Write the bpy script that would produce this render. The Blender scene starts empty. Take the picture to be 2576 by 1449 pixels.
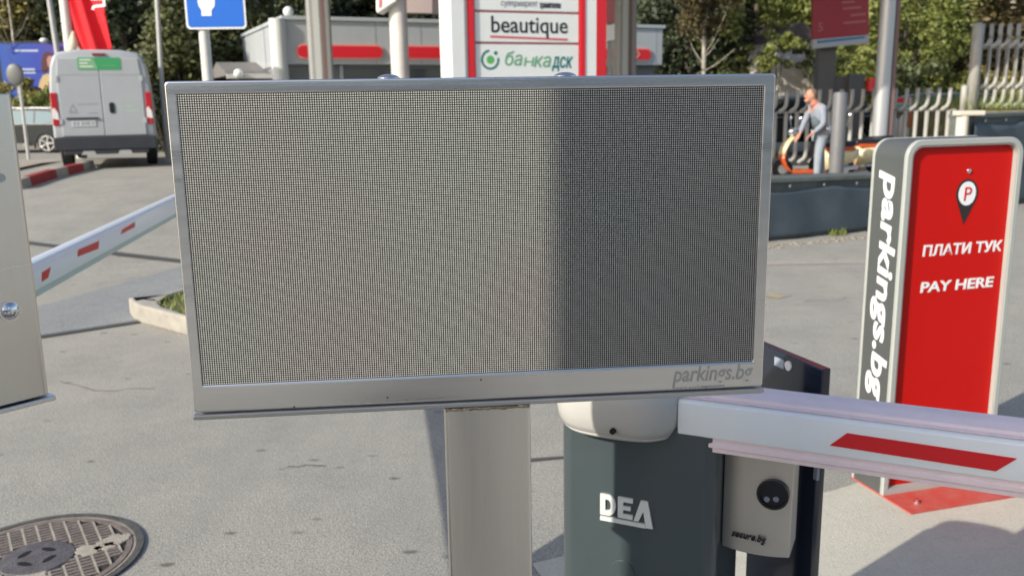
import bpy, bmesh, math, random
import numpy as np
from mathutils import Matrix, Vector

S = bpy.context.scene
COL = S.collection
rad = math.radians
random.seed(7)
rng = np.random.default_rng(7)

# ------------------------------------------------------------------ camera
FPX, YH0, SLOPE, CAMH = 2250.0, 255.0, -0.0155, 1.45      # focal length in px of a 2576 x 1449 frame, horizon row, roll, eye height
_p = math.atan((724.0 - YH0) / FPX)
_th = -math.atan(SLOPE)
_R0, _U0 = Vector((1, 0, 0)), Vector((0, math.sin(_p), math.cos(_p)))
CF = Vector((0, math.cos(_p), -math.sin(_p)))
CR = math.cos(_th) * _R0 - math.sin(_th) * _U0
CU = math.sin(_th) * _R0 + math.cos(_th) * _U0
EYE = Vector((0, 0, CAMH))
cd = bpy.data.cameras.new('camera')
cam = bpy.data.objects.new('camera', cd)
COL.objects.link(cam)
m = Matrix((CR, CU, -CF)).transposed().to_4x4()
m.translation = EYE
cam.matrix_world = m
cd.sensor_width = 36.0
cd.lens = 36.0 * FPX / 2576.0
cd.clip_start, cd.clip_end = 0.05, 600.0
cd.dof.use_dof = True
cd.dof.focus_distance = 1.14
cd.dof.aperture_fstop = 9.0
S.camera = cam

# ------------------------------------------------------------------ sky, sun, exposure
SUN_AZ, SUN_EL = 51.0, 29.0            # the light travels towards this heading (right of straight ahead), sun height
w = bpy.data.worlds.new('World')
S.world = w
w.use_nodes = True
nt = w.node_tree
sky = nt.nodes.new('ShaderNodeTexSky')
sky.sky_type = 'NISHITA'
sky.sun_disc = False
sky.sun_elevation = rad(SUN_EL)
sky.sun_rotation = rad(SUN_AZ + 180)
sky.dust_density = 1.8
sky.ozone_density = 1.0
nt.links.new(sky.outputs[0], nt.nodes['Background'].inputs[0])
nt.nodes['Background'].inputs[1].default_value = 0.125
sl = bpy.data.lights.new('sun', 'SUN')
sl.energy = 3.5
sl.angle = rad(0.5)
sl.color = (1.0, 0.945, 0.835)
sun = bpy.data.objects.new('sun', sl)
COL.objects.link(sun)
_d = Vector((math.sin(rad(SUN_AZ)) * math.cos(rad(SUN_EL)), math.cos(rad(SUN_AZ)) * math.cos(rad(SUN_EL)), -math.sin(rad(SUN_EL))))
sun.rotation_euler = _d.to_track_quat('-Z', 'Y').to_euler()
sun.location = (-6, -6, 12)
S.view_settings.view_transform = 'Standard'
S.view_settings.look = 'None'
S.view_settings.gamma = 1
S.view_settings.exposure = 0.56
S.cycles.max_bounces = 6
S.cycles.transparent_max_bounces = 6


# ------------------------------------------------------------------ helpers: picture <-> place
def ray(px, py):
    return CF * FPX + CR * (px - 1288.0) - CU * (py - 724.5)


def at(px, py, Y):                     # the point at depth Y seen at that place in the photograph
    d = ray(px, py)
    return EYE + d * (Y / d.y)


def onz(px, py, z=0.0):                # the point of a level plane seen there
    d = ray(px, py)
    return EYE + d * ((z - CAMH) / d.z)


def loc(px, py, T, y0=0.0):            # local (x, z) on the plane y = y0 of a thing with matrix T
    I = T.inverted()
    o, d = I @ EYE, I.to_3x3() @ ray(px, py)
    p = o + d * ((y0 - o.y) / d.y)
    return p.x, p.z


def locx(px, py, T, x0=0.0):           # local (y, z) on the plane x = x0
    I = T.inverted()
    o, d = I @ EYE, I.to_3x3() @ ray(px, py)
    p = o + d * ((x0 - o.x) / d.x)
    return p.y, p.z


def pyz(T, x, y, py):                   # local height of the point (x, y) that shows at picture row py
    lo, hi = -1.0, 4.0
    for _ in range(40):
        z = (lo + hi) / 2
        v = T @ Vector((x, y, z)) - EYE
        if 724.5 - FPX * v.dot(CU) / v.dot(CF) > py:
            lo = z
        else:
            hi = z
    return lo


def scale_about_eye(o, k):             # moves a finished thing nearer or farther along the view, its size with it
    o.location = EYE + (o.location - EYE) * k
    o.scale = (k, k, k)


def sm(t):
    t = max(0.0, min(1.0, t))
    return t * t * (3 - 2 * t)


def gz(x, y):                          # height of the ground: a low rise where the van stands
    return 0.31 * sm((y - 7) / 9) * sm((27 - y) / 7) * sm((-x - 2.5) / 3)


# ------------------------------------------------------------------ helpers: materials
def mat(name, col, rough=0.5, metal=0.0, var=0.0, vscale=8.0, bump=0.0, bscale=40.0, spec=0.5, stretch=None, col2=None, coat=0.0, rvar=0.0):
    M = bpy.data.materials.new(name)
    M.use_nodes = True
    N, L = M.node_tree.nodes, M.node_tree.links
    B = N['Principled BSDF']
    B.inputs['Base Color'].default_value = (*col, 1)
    B.inputs['Roughness'].default_value = rough
    B.inputs['Metallic'].default_value = metal
    B.inputs['Specular IOR Level'].default_value = spec
    if coat:
        B.inputs['Coat Weight'].default_value = coat
        B.inputs['Coat Roughness'].default_value = 0.08
    if var or bump or rvar:
        tc = N.new('ShaderNodeTexCoord')
        src = tc.outputs['Object']
        if stretch:
            mp = N.new('ShaderNodeMapping')
            mp.inputs['Scale'].default_value = stretch
            L.new(src, mp.inputs[0])
            src = mp.outputs[0]
    if var or rvar:
        nz = N.new('ShaderNodeTexNoise')
        nz.inputs['Scale'].default_value = vscale
        nz.inputs['Detail'].default_value = 6
        nz.inputs['Roughness'].default_value = 0.65
        L.new(src, nz.inputs['Vector'])
        if var:
            mx = N.new('ShaderNodeMix')
            mx.data_type = 'RGBA'
            c2 = col2 if col2 else tuple(c * (1 - var) for c in col)
            c1 = col if col2 else tuple(min(1, c * (1 + var)) for c in col)
            mx.inputs[6].default_value = (*c2, 1)
            mx.inputs[7].default_value = (*c1, 1)
            rp = N.new('ShaderNodeMapRange')
            rp.inputs[1].default_value, rp.inputs[2].default_value = 0.3, 0.7
            L.new(nz.outputs[0], rp.inputs[0])
            L.new(rp.outputs[0], mx.inputs[0])
            L.new(mx.outputs[2], B.inputs['Base Color'])
        if rvar:
            r2 = N.new('ShaderNodeMapRange')
            r2.inputs[1].default_value, r2.inputs[2].default_value = 0.3, 0.7
            r2.inputs[3].default_value, r2.inputs[4].default_value = max(0.03, rough - rvar), min(1, rough + rvar)
            L.new(nz.outputs[0], r2.inputs[0])
            L.new(r2.outputs[0], B.inputs['Roughness'])
    if bump:
        n2 = N.new('ShaderNodeTexNoise')
        n2.inputs['Scale'].default_value = bscale
        n2.inputs['Detail'].default_value = 5
        L.new(src, n2.inputs['Vector'])
        bp = N.new('ShaderNodeBump')
        bp.inputs['Strength'].default_value = bump
        bp.inputs['Distance'].default_value = 0.01
        L.new(n2.outputs[0], bp.inputs['Height'])
        L.new(bp.outputs[0], B.inputs['Normal'])
    return M


def leaf_mat(name, ca, cb):
    M = bpy.data.materials.new(name)
    M.use_nodes = True
    N, L = M.node_tree.nodes, M.node_tree.links
    B = N['Principled BSDF']
    B.inputs['Roughness'].default_value = 0.55
    g = N.new('ShaderNodeNewGeometry')
    mx = N.new('ShaderNodeMix')
    mx.data_type = 'RGBA'
    mx.inputs[6].default_value = (*ca, 1)
    mx.inputs[7].default_value = (*cb, 1)
    L.new(g.outputs['Random Per Island'], mx.inputs[0])
    L.new(mx.outputs[2], B.inputs['Base Color'])
    tr = N.new('ShaderNodeBsdfTranslucent')
    L.new(mx.outputs[2], tr.inputs[0])
    ms = N.new('ShaderNodeMixShader')
    ms.inputs[0].default_value = 0.3
    L.new(B.outputs[0], ms.inputs[1])
    L.new(tr.outputs[0], ms.inputs[2])
    L.new(ms.outputs[0], N['Material Output'].inputs[0])
    return M


STEEL = mat('brushed_steel', (0.80, 0.785, 0.765), 0.30, 1.0, var=0.05, vscale=3, bump=0.012, bscale=30, stretch=(0.5, 1, 14), rvar=0.07)
STEELV = mat('brushed_steel_upright', (0.82, 0.78, 0.73), 0.36, 1.0, var=0.03, vscale=6, bump=0.015, bscale=30, stretch=(40, 40, 1), rvar=0.04)
STEELD = mat('etched_steel', (0.50, 0.495, 0.485), 0.5, 0.95)
WELD = mat('weld_bead', (0.36, 0.29, 0.21), 0.5, 0.9, var=0.35, vscale=60, bump=0.6, bscale=90)
CHROME = mat('chrome', (0.8, 0.8, 0.82), 0.12, 1.0)
BLACK = mat('black_plastic', (0.012, 0.012, 0.014), 0.35)
HOLE = mat('dark_hole', (0.004, 0.004, 0.004), 0.8)
SLATE = mat('slate_paint', (0.058, 0.076, 0.080), 0.34, var=0.08, vscale=5, coat=0.25, bump=0.04, bscale=150)
HOODW = mat('off_white_plastic', (0.52, 0.505, 0.47), 0.34, var=0.03, vscale=10)
BOOMW = mat('white_boom_paint', (0.84, 0.87, 0.88), 0.33, var=0.03, vscale=6, coat=0.2)
BOOMR = mat('rose_rubber_profile', (0.86, 0.71, 0.72), 0.5, var=0.06, vscale=12)
REDST = mat('red_sticker', (0.66, 0.012, 0.018), 0.4)
NAVY = mat('navy_gloss', (0.012, 0.017, 0.032), 0.16, coat=0.5)
KGREY = mat('kiosk_grey', (0.082, 0.088, 0.085), 0.42, var=0.05, vscale=5)
KRED = mat('kiosk_red', (0.55, 0.006, 0.004), 0.4, spec=0.2, var=0.04, vscale=2)
KPLATE = mat('dusty_red_plate', (0.50, 0.05, 0.035), 0.6, var=0.25, vscale=14, col2=(0.46, 0.13, 0.10))
KTRIM = mat('kiosk_pale_trim', (0.39, 0.405, 0.375), 0.42, var=0.04, vscale=8)
WHITE = mat('white_lettering', (0.86, 0.87, 0.86), 0.5)
ICONB = mat('icon_black', (0.02, 0.018, 0.018), 0.4)
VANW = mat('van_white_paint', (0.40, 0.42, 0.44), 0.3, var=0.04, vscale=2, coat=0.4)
VANSEAM = mat('van_seam_grey', (0.25, 0.26, 0.28), 0.6)
DKPLAST = mat('dark_bumper_plastic', (0.03, 0.033, 0.04), 0.55, var=0.15, vscale=6)
TYRE = mat('tyre_rubber', (0.018, 0.018, 0.018), 0.85)
ALLOY = mat('alloy_rim', (0.62, 0.62, 0.62), 0.3, 0.8)
TAIL = mat('tail_lamp_red', (0.45, 0.02, 0.03), 0.15, coat=0.6)
CLEAR = mat('lamp_clear', (0.8, 0.78, 0.75), 0.15)
GREEN = mat('green_sticker', (0.05, 0.33, 0.12), 0.45)
CARDK = mat('dark_car_paint', (0.010, 0.015, 0.019), 0.35, coat=0.15)
CARBL = mat('blue_car_paint', (0.015, 0.03, 0.09), 0.22, coat=0.7)
GLASS = mat('car_glass', (0.16, 0.24, 0.26), 0.06, spec=0.9, coat=0.6)
POLEW = mat('pole_white', (0.62, 0.60, 0.55), 0.55, var=0.12, vscale=5)
POLEG = mat('pole_grey', (0.42, 0.42, 0.40), 0.5, var=0.1, vscale=5)
COLG = mat('column_grey', (0.30, 0.30, 0.29), 0.45, var=0.06, vscale=3)
COLB = mat('column_brown_strip', (0.19, 0.12, 0.11), 0.5)
SIGNB = mat('road_sign_blue', (0.004, 0.12, 0.55), 0.35, coat=0.3)
SIGNW = mat('road_sign_white', (0.78, 0.78, 0.78), 0.4)
PANELW = mat('sign_panel_white', (0.74, 0.76, 0.73), 0.4, var=0.03, vscale=3)
PANELR = mat('sign_red', (0.62, 0.015, 0.025), 0.4)
PANELP = mat('sign_dull_rose', (0.42, 0.13, 0.14), 0.5)
GTEAL = mat('logo_teal', (0.01, 0.17, 0.15), 0.5)
GGREEN = mat('logo_green', (0.10, 0.42, 0.10), 0.5)
GSAGE = mat('logo_sage', (0.15, 0.36, 0.20), 0.5)
FASCIA = mat('fascia_grey', (0.50, 0.53, 0.55), 0.4, 0.2, var=0.05, vscale=1.5)
CAPRIM = mat('capsule_rim', (0.75, 0.32, 0.28), 0.5)
WINDK = mat('window_dark', (0.05, 0.06, 0.07), 0.1, coat=0.4)
ROOFG = mat('grey_roof', (0.17, 0.16, 0.15), 0.8, var=0.15, vscale=3)
FENCE = mat('fence_paint', (0.37, 0.36, 0.325), 0.45, var=0.12, vscale=4)
FENCEL = mat('fence_cream', (0.62, 0.57, 0.47), 0.6, var=0.1, vscale=5)
TARP = mat('slate_tarpaulin', (0.052, 0.072, 0.088), 0.6, var=0.18, vscale=2.5, bump=0.5, bscale=5)
LEDGE = mat('wall_cap', (0.10, 0.115, 0.112), 0.75, var=0.2, vscale=6, bump=0.3)
KERB = mat('kerb_concrete', (0.35, 0.325, 0.28), 0.9, var=0.16, vscale=9, bump=0.5, bscale=60)
KERBR = mat('kerb_red', (0.33, 0.03, 0.03), 0.7, var=0.3, vscale=7)
GRASS = leaf_mat('grass_blades', (0.16, 0.21, 0.04), (0.36, 0.40, 0.11))
SOIL = mat('soil', (0.14, 0.12, 0.07), 0.95, var=0.4, vscale=20, bump=0.6)
IRON = mat('cast_iron', (0.20, 0.165, 0.145), 0.7, 0.25, var=0.3, vscale=25, bump=0.4, bscale=120)
IRONH = mat('cast_iron_hub', (0.125, 0.115, 0.120), 0.65, 0.3, var=0.3, vscale=30, bump=0.4, bscale=120)
SAND = mat('caked_grit', (0.36, 0.32, 0.265), 0.95, var=0.15, vscale=25, bump=0.5, bscale=150)
BARK = mat('bark', (0.09, 0.075, 0.058), 0.9, var=0.35, vscale=6, bump=0.8, bscale=12)
BARKP = mat('pale_bark', (0.55, 0.50, 0.42), 0.85, var=0.3, vscale=4, col2=(0.2, 0.17, 0.13), bump=0.5, bscale=10)
HOUSE = mat('pale_render', (0.55, 0.50, 0.43), 0.85, var=0.1, vscale=1)
SKIN = mat('skin', (0.52, 0.25, 0.16), 0.5)
SWEAT = mat('pale_blue_sweater', (0.27, 0.30, 0.36), 0.85, var=0.08, vscale=10, bump=0.3, bscale=14)
JEANS = mat('pale_jeans', (0.28, 0.32, 0.37), 0.85, var=0.1, vscale=8, bump=0.3, bscale=14)
VEST = mat('slate_vest', (0.10, 0.13, 0.15), 0.8)
COLLAR = mat('rose_collar', (0.50, 0.16, 0.15), 0.8)
SHOE = mat('navy_shoe', (0.03, 0.04, 0.07), 0.6)
CREAM = mat('scooter_cream', (0.72, 0.62, 0.36), 0.3, coat=0.4)
ORANGE = mat('scooter_orange', (0.55, 0.09, 0.02), 0.3, coat=0.4)
SCDARK = mat('scooter_dark', (0.05, 0.052, 0.06), 0.4)
RENDERW = mat('block_render', (0.42, 0.40, 0.37), 0.9, var=0.08, vscale=2, bump=0.3)


# ------------------------------------------------------------------ helpers: meshes
class MB:
    def __init__(s):
        s.bm = bmesh.new()
        s.mi = 0

    def _tag(s, n0):
        s.bm.faces.ensure_lookup_table()
        for f in s.bm.faces[n0:]:
            f.material_index = s.mi

    def box(s, x0, x1, y0, y1, z0, z1, M=None):
        n0 = len(s.bm.faces)
        c = [(x0, y0, z0), (x1, y0, z0), (x1, y1, z0), (x0, y1, z0), (x0, y0, z1), (x1, y0, z1), (x1, y1, z1), (x0, y1, z1)]
        v = [s.bm.verts.new(M @ Vector(q) if M else q) for q in c]
        for f in ((3, 2, 1, 0), (4, 5, 6, 7), (0, 1, 5, 4), (1, 2, 6, 5), (2, 3, 7, 6), (3, 0, 4, 7)):
            s.bm.faces.new([v[i] for i in f])
        s._tag(n0)
        return s

    def prism(s, pts, a0, a1, axis='z', M=None):
        """extrude a polygon. axis z: pts are (x, y); axis y: pts are (x, z); axis x: pts are (y, z)"""
        n0 = len(s.bm.faces)

        def put(p, a):
            q = Vector((p[0], p[1], a)) if axis == 'z' else Vector((p[0], a, p[1])) if axis == 'y' else Vector((a, p[0], p[1]))
            return s.bm.verts.new(M @ q if M else q)
        A = [put(p, a0) for p in pts]
        B = [put(p, a1) for p in pts]
        k = len(pts)
        fs = [s.bm.faces.new(A), s.bm.faces.new(B)]
        for i in range(k):
            fs.append(s.bm.faces.new((A[i], A[(i + 1) % k], B[(i + 1) % k], B[i])))
        bmesh.ops.recalc_face_normals(s.bm, faces=fs)
        s._tag(n0)
        return s

    def ring(s, outer, inner, a0, a1, axis='y'):
        """a closed band between two outlines with the same number of points"""
        n0 = len(s.bm.faces)

        def put(p, a):
            return s.bm.verts.new((p[0], a, p[1]) if axis == 'y' else (p[0], p[1], a))
        O0, O1 = [put(p, a0) for p in outer], [put(p, a1) for p in outer]
        I0, I1 = [put(p, a0) for p in inner], [put(p, a1) for p in inner]
        k = len(outer)
        fs = []
        for i in range(k):
            j = (i + 1) % k
            fs += [s.bm.faces.new((O0[i], O0[j], I0[j], I0[i])), s.bm.faces.new((O1[i], O1[j], I1[j], I1[i])),
                   s.bm.faces.new((O0[i], O0[j], O1[j], O1[i])), s.bm.faces.new((I0[i], I0[j], I1[j], I1[i]))]
        bmesh.ops.recalc_face_normals(s.bm, faces=fs)
        s._tag(n0)
        return s

    def tube(s, pts, r, n=10, cap=True):
        n0 = len(s.bm.faces)
        pts = [Vector(p) for p in pts]
        rs = r if isinstance(r, (list, tuple)) else [r] * len(pts)
        rings = []
        ref = None
        for i, p in enumerate(pts):
            d = (pts[min(i + 1, len(pts) - 1)] - pts[max(i - 1, 0)]).normalized()
            if ref is None:
                ref = Vector((0, 0, 1)) if abs(d.z) < 0.9 else Vector((1, 0, 0))
            a = (ref - d * ref.dot(d)).normalized()
            ref = a
            b = d.cross(a)
            rings.append([s.bm.verts.new(p + (a * math.cos(t) + b * math.sin(t)) * rs[i]) for t in [2 * math.pi * k / n for k in range(n)]])
        fs = []
        for A, B in zip(rings, rings[1:]):
            for k in range(n):
                fs.append(s.bm.faces.new((A[k], A[(k + 1) % n], B[(k + 1) % n], B[k])))
        if cap:
            fs += [s.bm.faces.new(rings[0]), s.bm.faces.new(rings[-1])]
        bmesh.ops.recalc_face_normals(s.bm, faces=fs)
        s._tag(n0)
        return s

    def loft(s, sections, cap=True):
        n0 = len(s.bm.faces)
        rings = [[s.bm.verts.new(p) for p in sec] for sec in sections]
        n = len(rings[0])
        fs = []
        for A, B in zip(rings, rings[1:]):
            for k in range(n):
                fs.append(s.bm.faces.new((A[k], A[(k + 1) % n], B[(k + 1) % n], B[k])))
        if cap:
            fs += [s.bm.faces.new(rings[0]), s.bm.faces.new(rings[-1])]
        bmesh.ops.recalc_face_normals(s.bm, faces=fs)
        s._tag(n0)
        return s

    def ball(s, c, r, sx=1, sy=1, sz=1, u=14, v=9):
        n0 = len(s.bm.faces)
        M = Matrix.Translation(c) @ Matrix.Diagonal((sx, sy, sz, 1))
        bmesh.ops.create_uvsphere(s.bm, u_segments=u, v_segments=v, radius=r, matrix=M)
        s._tag(n0)
        return s

    def obj(s, name, mats, parent=None, smooth=False, bevel=0.0, seg=2, sub=0):
        me = bpy.data.meshes.new(name)
        s.bm.to_mesh(me)
        s.bm.free()
        for q in (mats if isinstance(mats, (list, tuple)) else [mats]):
            me.materials.append(q)
        o = bpy.data.objects.new(name, me)
        COL.objects.link(o)
        if parent:
            o.parent = parent
        if smooth:
            for f in me.polygons:
                f.use_smooth = True
            if smooth != 'all':
                me.set_sharp_from_angle(angle=rad(38))
        if bevel:
            b = o.modifiers.new('bevel', 'BEVEL')
            b.width, b.segments, b.limit_method, b.angle_limit = bevel, seg, 'ANGLE', rad(40)
        if sub:
            q = o.modifiers.new('sub', 'SUBSURF')
            q.levels = q.render_levels = sub
        return o


def tag(o, label=None, cat=None, group=None, kind=None):
    for k, v in (('label', label), ('category', cat), ('group', group), ('kind', kind)):
        if v:
            o[k] = v
    return o


def thing(name, label, cat, loc=(0, 0, 0), yaw=0.0, group=None):
    o = bpy.data.objects.new(name, None)
    COL.objects.link(o)
    o.empty_display_size = 0.1
    o.location = loc
    o.rotation_euler = (0, 0, yaw)
    return tag(o, label, cat, group)


def TM(loc, yaw):
    return Matrix.Translation(loc) @ Matrix.Rotation(yaw, 4, 'Z')


def struct(name, mb, mats, **k):
    return tag(mb.obj(name, mats, **k), kind='structure')


def sheet(name, pts, z, matl):                       # a flat marking or patch laid over the ground
    b = MB()
    b.bm.faces.new([b.bm.verts.new((p[0], p[1], gz(p[0], p[1]) + z)) for p in pts])
    for f in b.bm.faces:
        if f.normal.z < 0:
            f.normal_flip()
    return struct(name, b, matl)


def rrect(x0, x1, y0, y1, r, n=6, corners=(1, 1, 1, 1)):
    """rounded rectangle outline, counter-clockwise from lower left; corners: ll, lr, ur, ul"""
    out = []
    for (cx, cy, a0, k) in ((x0 + r, y0 + r, 180, 0), (x1 - r, y0 + r, 270, 1), (x1 - r, y1 - r, 0, 2), (x0 + r, y1 - r, 90, 3)):
        rr = r if corners[k] else 1e-4
        px = cx if corners[k] else (x0 + 1e-4 if k in (0, 3) else x1 - 1e-4)
        py = cy if corners[k] else (y0 + 1e-4 if k in (0, 1) else y1 - 1e-4)
        for i in range(n + 1):
            a = rad(a0 + 90 * i / n)
            out.append((px + rr * math.cos(a), py + rr * math.sin(a)))
    return out


def circ(cx, cy, r, n=24, ry=None):
    return [(cx + r * math.cos(2 * math.pi * i / n), cy + (ry or r) * math.sin(2 * math.pi * i / n)) for i in range(n)]


def text(body, size, matl, parent, M, name='lettering', extrude=0.0006, bold=0.0, shear=0.0, width=None, space=1.0, align='LEFT'):
    """text lying in the local x, z plane facing -y, placed by the matrix M; width scales it to a length"""
    c = bpy.data.curves.new('t', 'FONT')
    c.body, c.size, c.extrude, c.offset, c.shear, c.space_character = body, size, extrude, bold * size, shear, space
    c.align_x = align
    c.resolution_u = 4
    o = bpy.data.objects.new('t', c)
    COL.objects.link(o)
    bpy.context.view_layer.update()
    me = bpy.data.meshes.new_from_object(o.evaluated_get(bpy.context.evaluated_depsgraph_get()))
    bpy.data.objects.remove(o)
    xs = [v.co.x for v in me.vertices]
    if width and xs:
        k = width / (max(xs) - min(xs))
        x0 = min(xs)
        for v in me.vertices:
            v.co.x = (v.co.x - (x0 if align == 'LEFT' else 0)) * k
    me.transform(M @ Matrix.Rotation(rad(90), 4, 'X'))
    me.materials.clear()
    me.materials.append(matl)
    r = bpy.data.objects.new(name, me)
    COL.objects.link(r)
    r.parent = parent
    return r


def copy_tree(o, parent=None):
    c = o.copy()
    COL.objects.link(c)
    c.parent = parent
    for ch in list(o.children):
        copy_tree(ch, c)
    return c


def skin(name, verts, edges, radii, matl, parent, sub=1, root=0):
    bm = bmesh.new()
    ly = bm.verts.layers.skin.verify()
    vs = [bm.verts.new(v) for v in verts]
    for v, r in zip(vs, radii):
        rr = r if isinstance(r, tuple) else (r, r)
        v[ly].radius = rr
    vs[root][ly].use_root = True
    for a, b in edges:
        bm.edges.new((vs[a], vs[b]))
    me = bpy.data.meshes.new(name)
    bm.to_mesh(me)
    bm.free()
    me.materials.append(matl)
    o = bpy.data.objects.new(name, me)
    COL.objects.link(o)
    o.parent = parent
    k = o.modifiers.new('skin', 'SKIN')
    k.use_smooth_shade = True
    q = o.modifiers.new('sub', 'SUBSURF')
    q.levels = q.render_levels = sub
    return o


# ================================================================== THE SETTING
def ground_mat(name, base, dark, warm, spots=True, speck=1.0):
    M = bpy.data.materials.new(name)
    M.use_nodes = True
    N, L = M.node_tree.nodes, M.node_tree.links
    B = N['Principled BSDF']
    B.inputs['Roughness'].default_value = 0.92
    B.inputs['Specular IOR Level'].default_value = 0.25
    tc = N.new('ShaderNodeTexCoord')
    P = tc.outputs['Object']

    def noise(scale, detail=4, vec=P, rough=0.6):
        n = N.new('ShaderNodeTexNoise')
        n.inputs['Scale'].default_value, n.inputs['Detail'].default_value, n.inputs['Roughness'].default_value = scale, detail, rough
        L.new(vec, n.inputs['Vector'])
        return n.outputs[0]

    def ramp(v, a, b, lo=0.0, hi=1.0):
        r = N.new('ShaderNodeMapRange')
        r.inputs[1].default_value, r.inputs[2].default_value, r.inputs[3].default_value, r.inputs[4].default_value = a, b, lo, hi
        L.new(v, r.inputs[0])
        return r.outputs[0]

    def mix(f, a, b, mode='MIX'):
        x = N.new('ShaderNodeMix')
        x.data_type = 'RGBA'
        x.blend_type = mode
        for s_, i in ((f, 0), (a, 6), (b, 7)):
            if isinstance(s_, tuple):
                x.inputs[i].default_value = (*s_, 1)
            elif isinstance(s_, float):
                x.inputs[i].default_value = s_
            else:
                L.new(s_, x.inputs[i])
        return x.outputs[2]
    c = mix(ramp(noise(0.5, 5), 0.35, 0.65), base, warm)
    c = mix(ramp(noise(1.7, 7, rough=0.75), 0.42, 0.70, 0.0, 0.75), c, dark)
    c = mix(ramp(noise(120, 3), 0.34, 0.50, 0.85 * speck, 0.0), c, tuple(x * 0.40 for x in base))     # dark stones
    c = mix(ramp(noise(150, 2), 0.56, 0.66, 0.0, 0.7 * speck), c, tuple(min(0.72, x * 1.8) for x in base))   # pale stones
    tr_ = N.new('ShaderNodeMapping')
    tr_.inputs['Scale'].default_value = (0.9, 0.12, 1)
    tr_.inputs['Rotation'].default_value = (0, 0, 0.35)
    L.new(P, tr_.inputs[0])
    c = mix(ramp(noise(2.2, 4, tr_.outputs[0]), 0.50, 0.72, 0.0, 0.40 * speck), c, dark)
    c = mix(ramp(noise(7, 6, rough=0.8), 0.56, 0.74, 0.0, 0.5), c, tuple(x * 0.62 for x in base))
    if spots:
        mp = N.new('ShaderNodeMapping')
        mp.inputs['Scale'].default_value = (4.4, 8.2, 1)
        mp.inputs['Rotation'].default_value = (0, 0, 0.3)
        L.new(P, mp.inputs[0])
        vo = N.new('ShaderNodeTexVoronoi')
        vo.inputs['Scale'].default_value = 1.0
        vo.inputs['Randomness'].default_value = 1.0
        L.new(mp.outputs[0], vo.inputs['Vector'])
        sp = N.new('ShaderNodeSeparateColor')
        L.new(vo.outputs['Color'], sp.inputs[0])
        on = ramp(sp.outputs[0], 0.28, 0.80)
        dd = N.new('ShaderNodeMath')
        dd.operation = 'MULTIPLY_ADD'
        L.new(noise(26, 3), dd.inputs[0])
        dd.inputs[1].default_value = 0.13
        L.new(vo.outputs['Distance'], dd.inputs[2])
        near = ramp(dd.outputs[0], 0.135, 0.215, 1.0, 0.0)
        mu = N.new('ShaderNodeMath')
        mu.operation = 'MULTIPLY'
        L.new(on, mu.inputs[0])
        L.new(near, mu.inputs[1])
        m2 = N.new('ShaderNodeMath')
        m2.operation = 'MULTIPLY'
        L.new(mu.outputs[0], m2.inputs[0])
        m2.inputs[1].default_value = 0.85
        c = mix(m2.outputs[0], c, tuple(x * 0.33 for x in base))
    L.new(c, B.inputs['Base Color'])
    bp = N.new('ShaderNodeBump')
    bp.inputs['Strength'].default_value = 0.55
    bp.inputs['Distance'].default_value = 0.006
    L.new(noise(150, 3), bp.inputs['Height'])
    L.new(bp.outputs[0], B.inputs['Normal'])
    return M


ASPH = ground_mat('worn_asphalt', (0.34, 0.328, 0.292), (0.25, 0.243, 0.22), (0.37, 0.347, 0.30))
ASPHB = ground_mat('blue_grey_asphalt', (0.275, 0.285, 0.285), (0.21, 0.218, 0.22), (0.29, 0.293, 0.286), spots=False)
PAD = ground_mat('pale_concrete', (0.53, 0.50, 0.415), (0.44, 0.415, 0.35), (0.57, 0.535, 0.44), spots=False, speck=0.25)
PAVE = ground_mat('tan_paving', (0.36, 0.31, 0.25), (0.29, 0.25, 0.2), (0.38, 0.33, 0.27), spots=False)
TAR = mat('tar_joint', (0.07, 0.07, 0.068), 0.8, var=0.2, vscale=20)
YELLOW = mat('worn_yellow_line', (0.40, 0.33, 0.16), 0.85, var=0.3, vscale=14, col2=(0.26, 0.245, 0.2))
PALEL = mat('worn_white_line', (0.40, 0.36, 0.30), 0.85, var=0.2, vscale=14, col2=(0.28, 0.265, 0.235))

b = MB()
NX, NY = 90, 110
xs = [-150 + 300 * i / NX for i in range(NX + 1)]
xs = sorted(set([round(x, 3) for x in xs] + [-14 + 0.4 * i for i in range(50)]))
ys = sorted(set([-30 + 2.5 * i for i in range(13)] + [0.4 * i + 2.4 for i in range(75)] + [33 + 5 * i for i in range(34)]))
gv = [[b.bm.verts.new((x, y, gz(x, y))) for x in xs] for y in ys]
for j in range(len(ys) - 1):
    for i in range(len(xs) - 1):
        b.bm.faces.new((gv[j][i], gv[j][i + 1], gv[j + 1][i + 1], gv[j + 1][i]))
struct('ground', b, ASPH, smooth='all')
b = MB()                                              # wooded slope that closes the view
hs = [[b.bm.verts.new((x, 62 + 0.10 * abs(x) + 3 * k, -0.2 + 6.5 * k * (1 + 0.12 * math.sin(x * 0.2)))) for x in range(-90, 91, 6)] for k in range(4)]
for r0, r1 in zip(hs, hs[1:]):
    for i in range(len(r0) - 1):
        b.bm.faces.new((r0[i], r0[i + 1], r1[i + 1], r1[i]))
struct('hills', b, mat('wooded_slope', (0.03, 0.04, 0.018), 0.95, var=0.4, vscale=0.6, bump=1.0, bscale=2), smooth='all')


def gp(px, py):
    p = onz(px, py)
    return (p.x, p.y)


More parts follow.
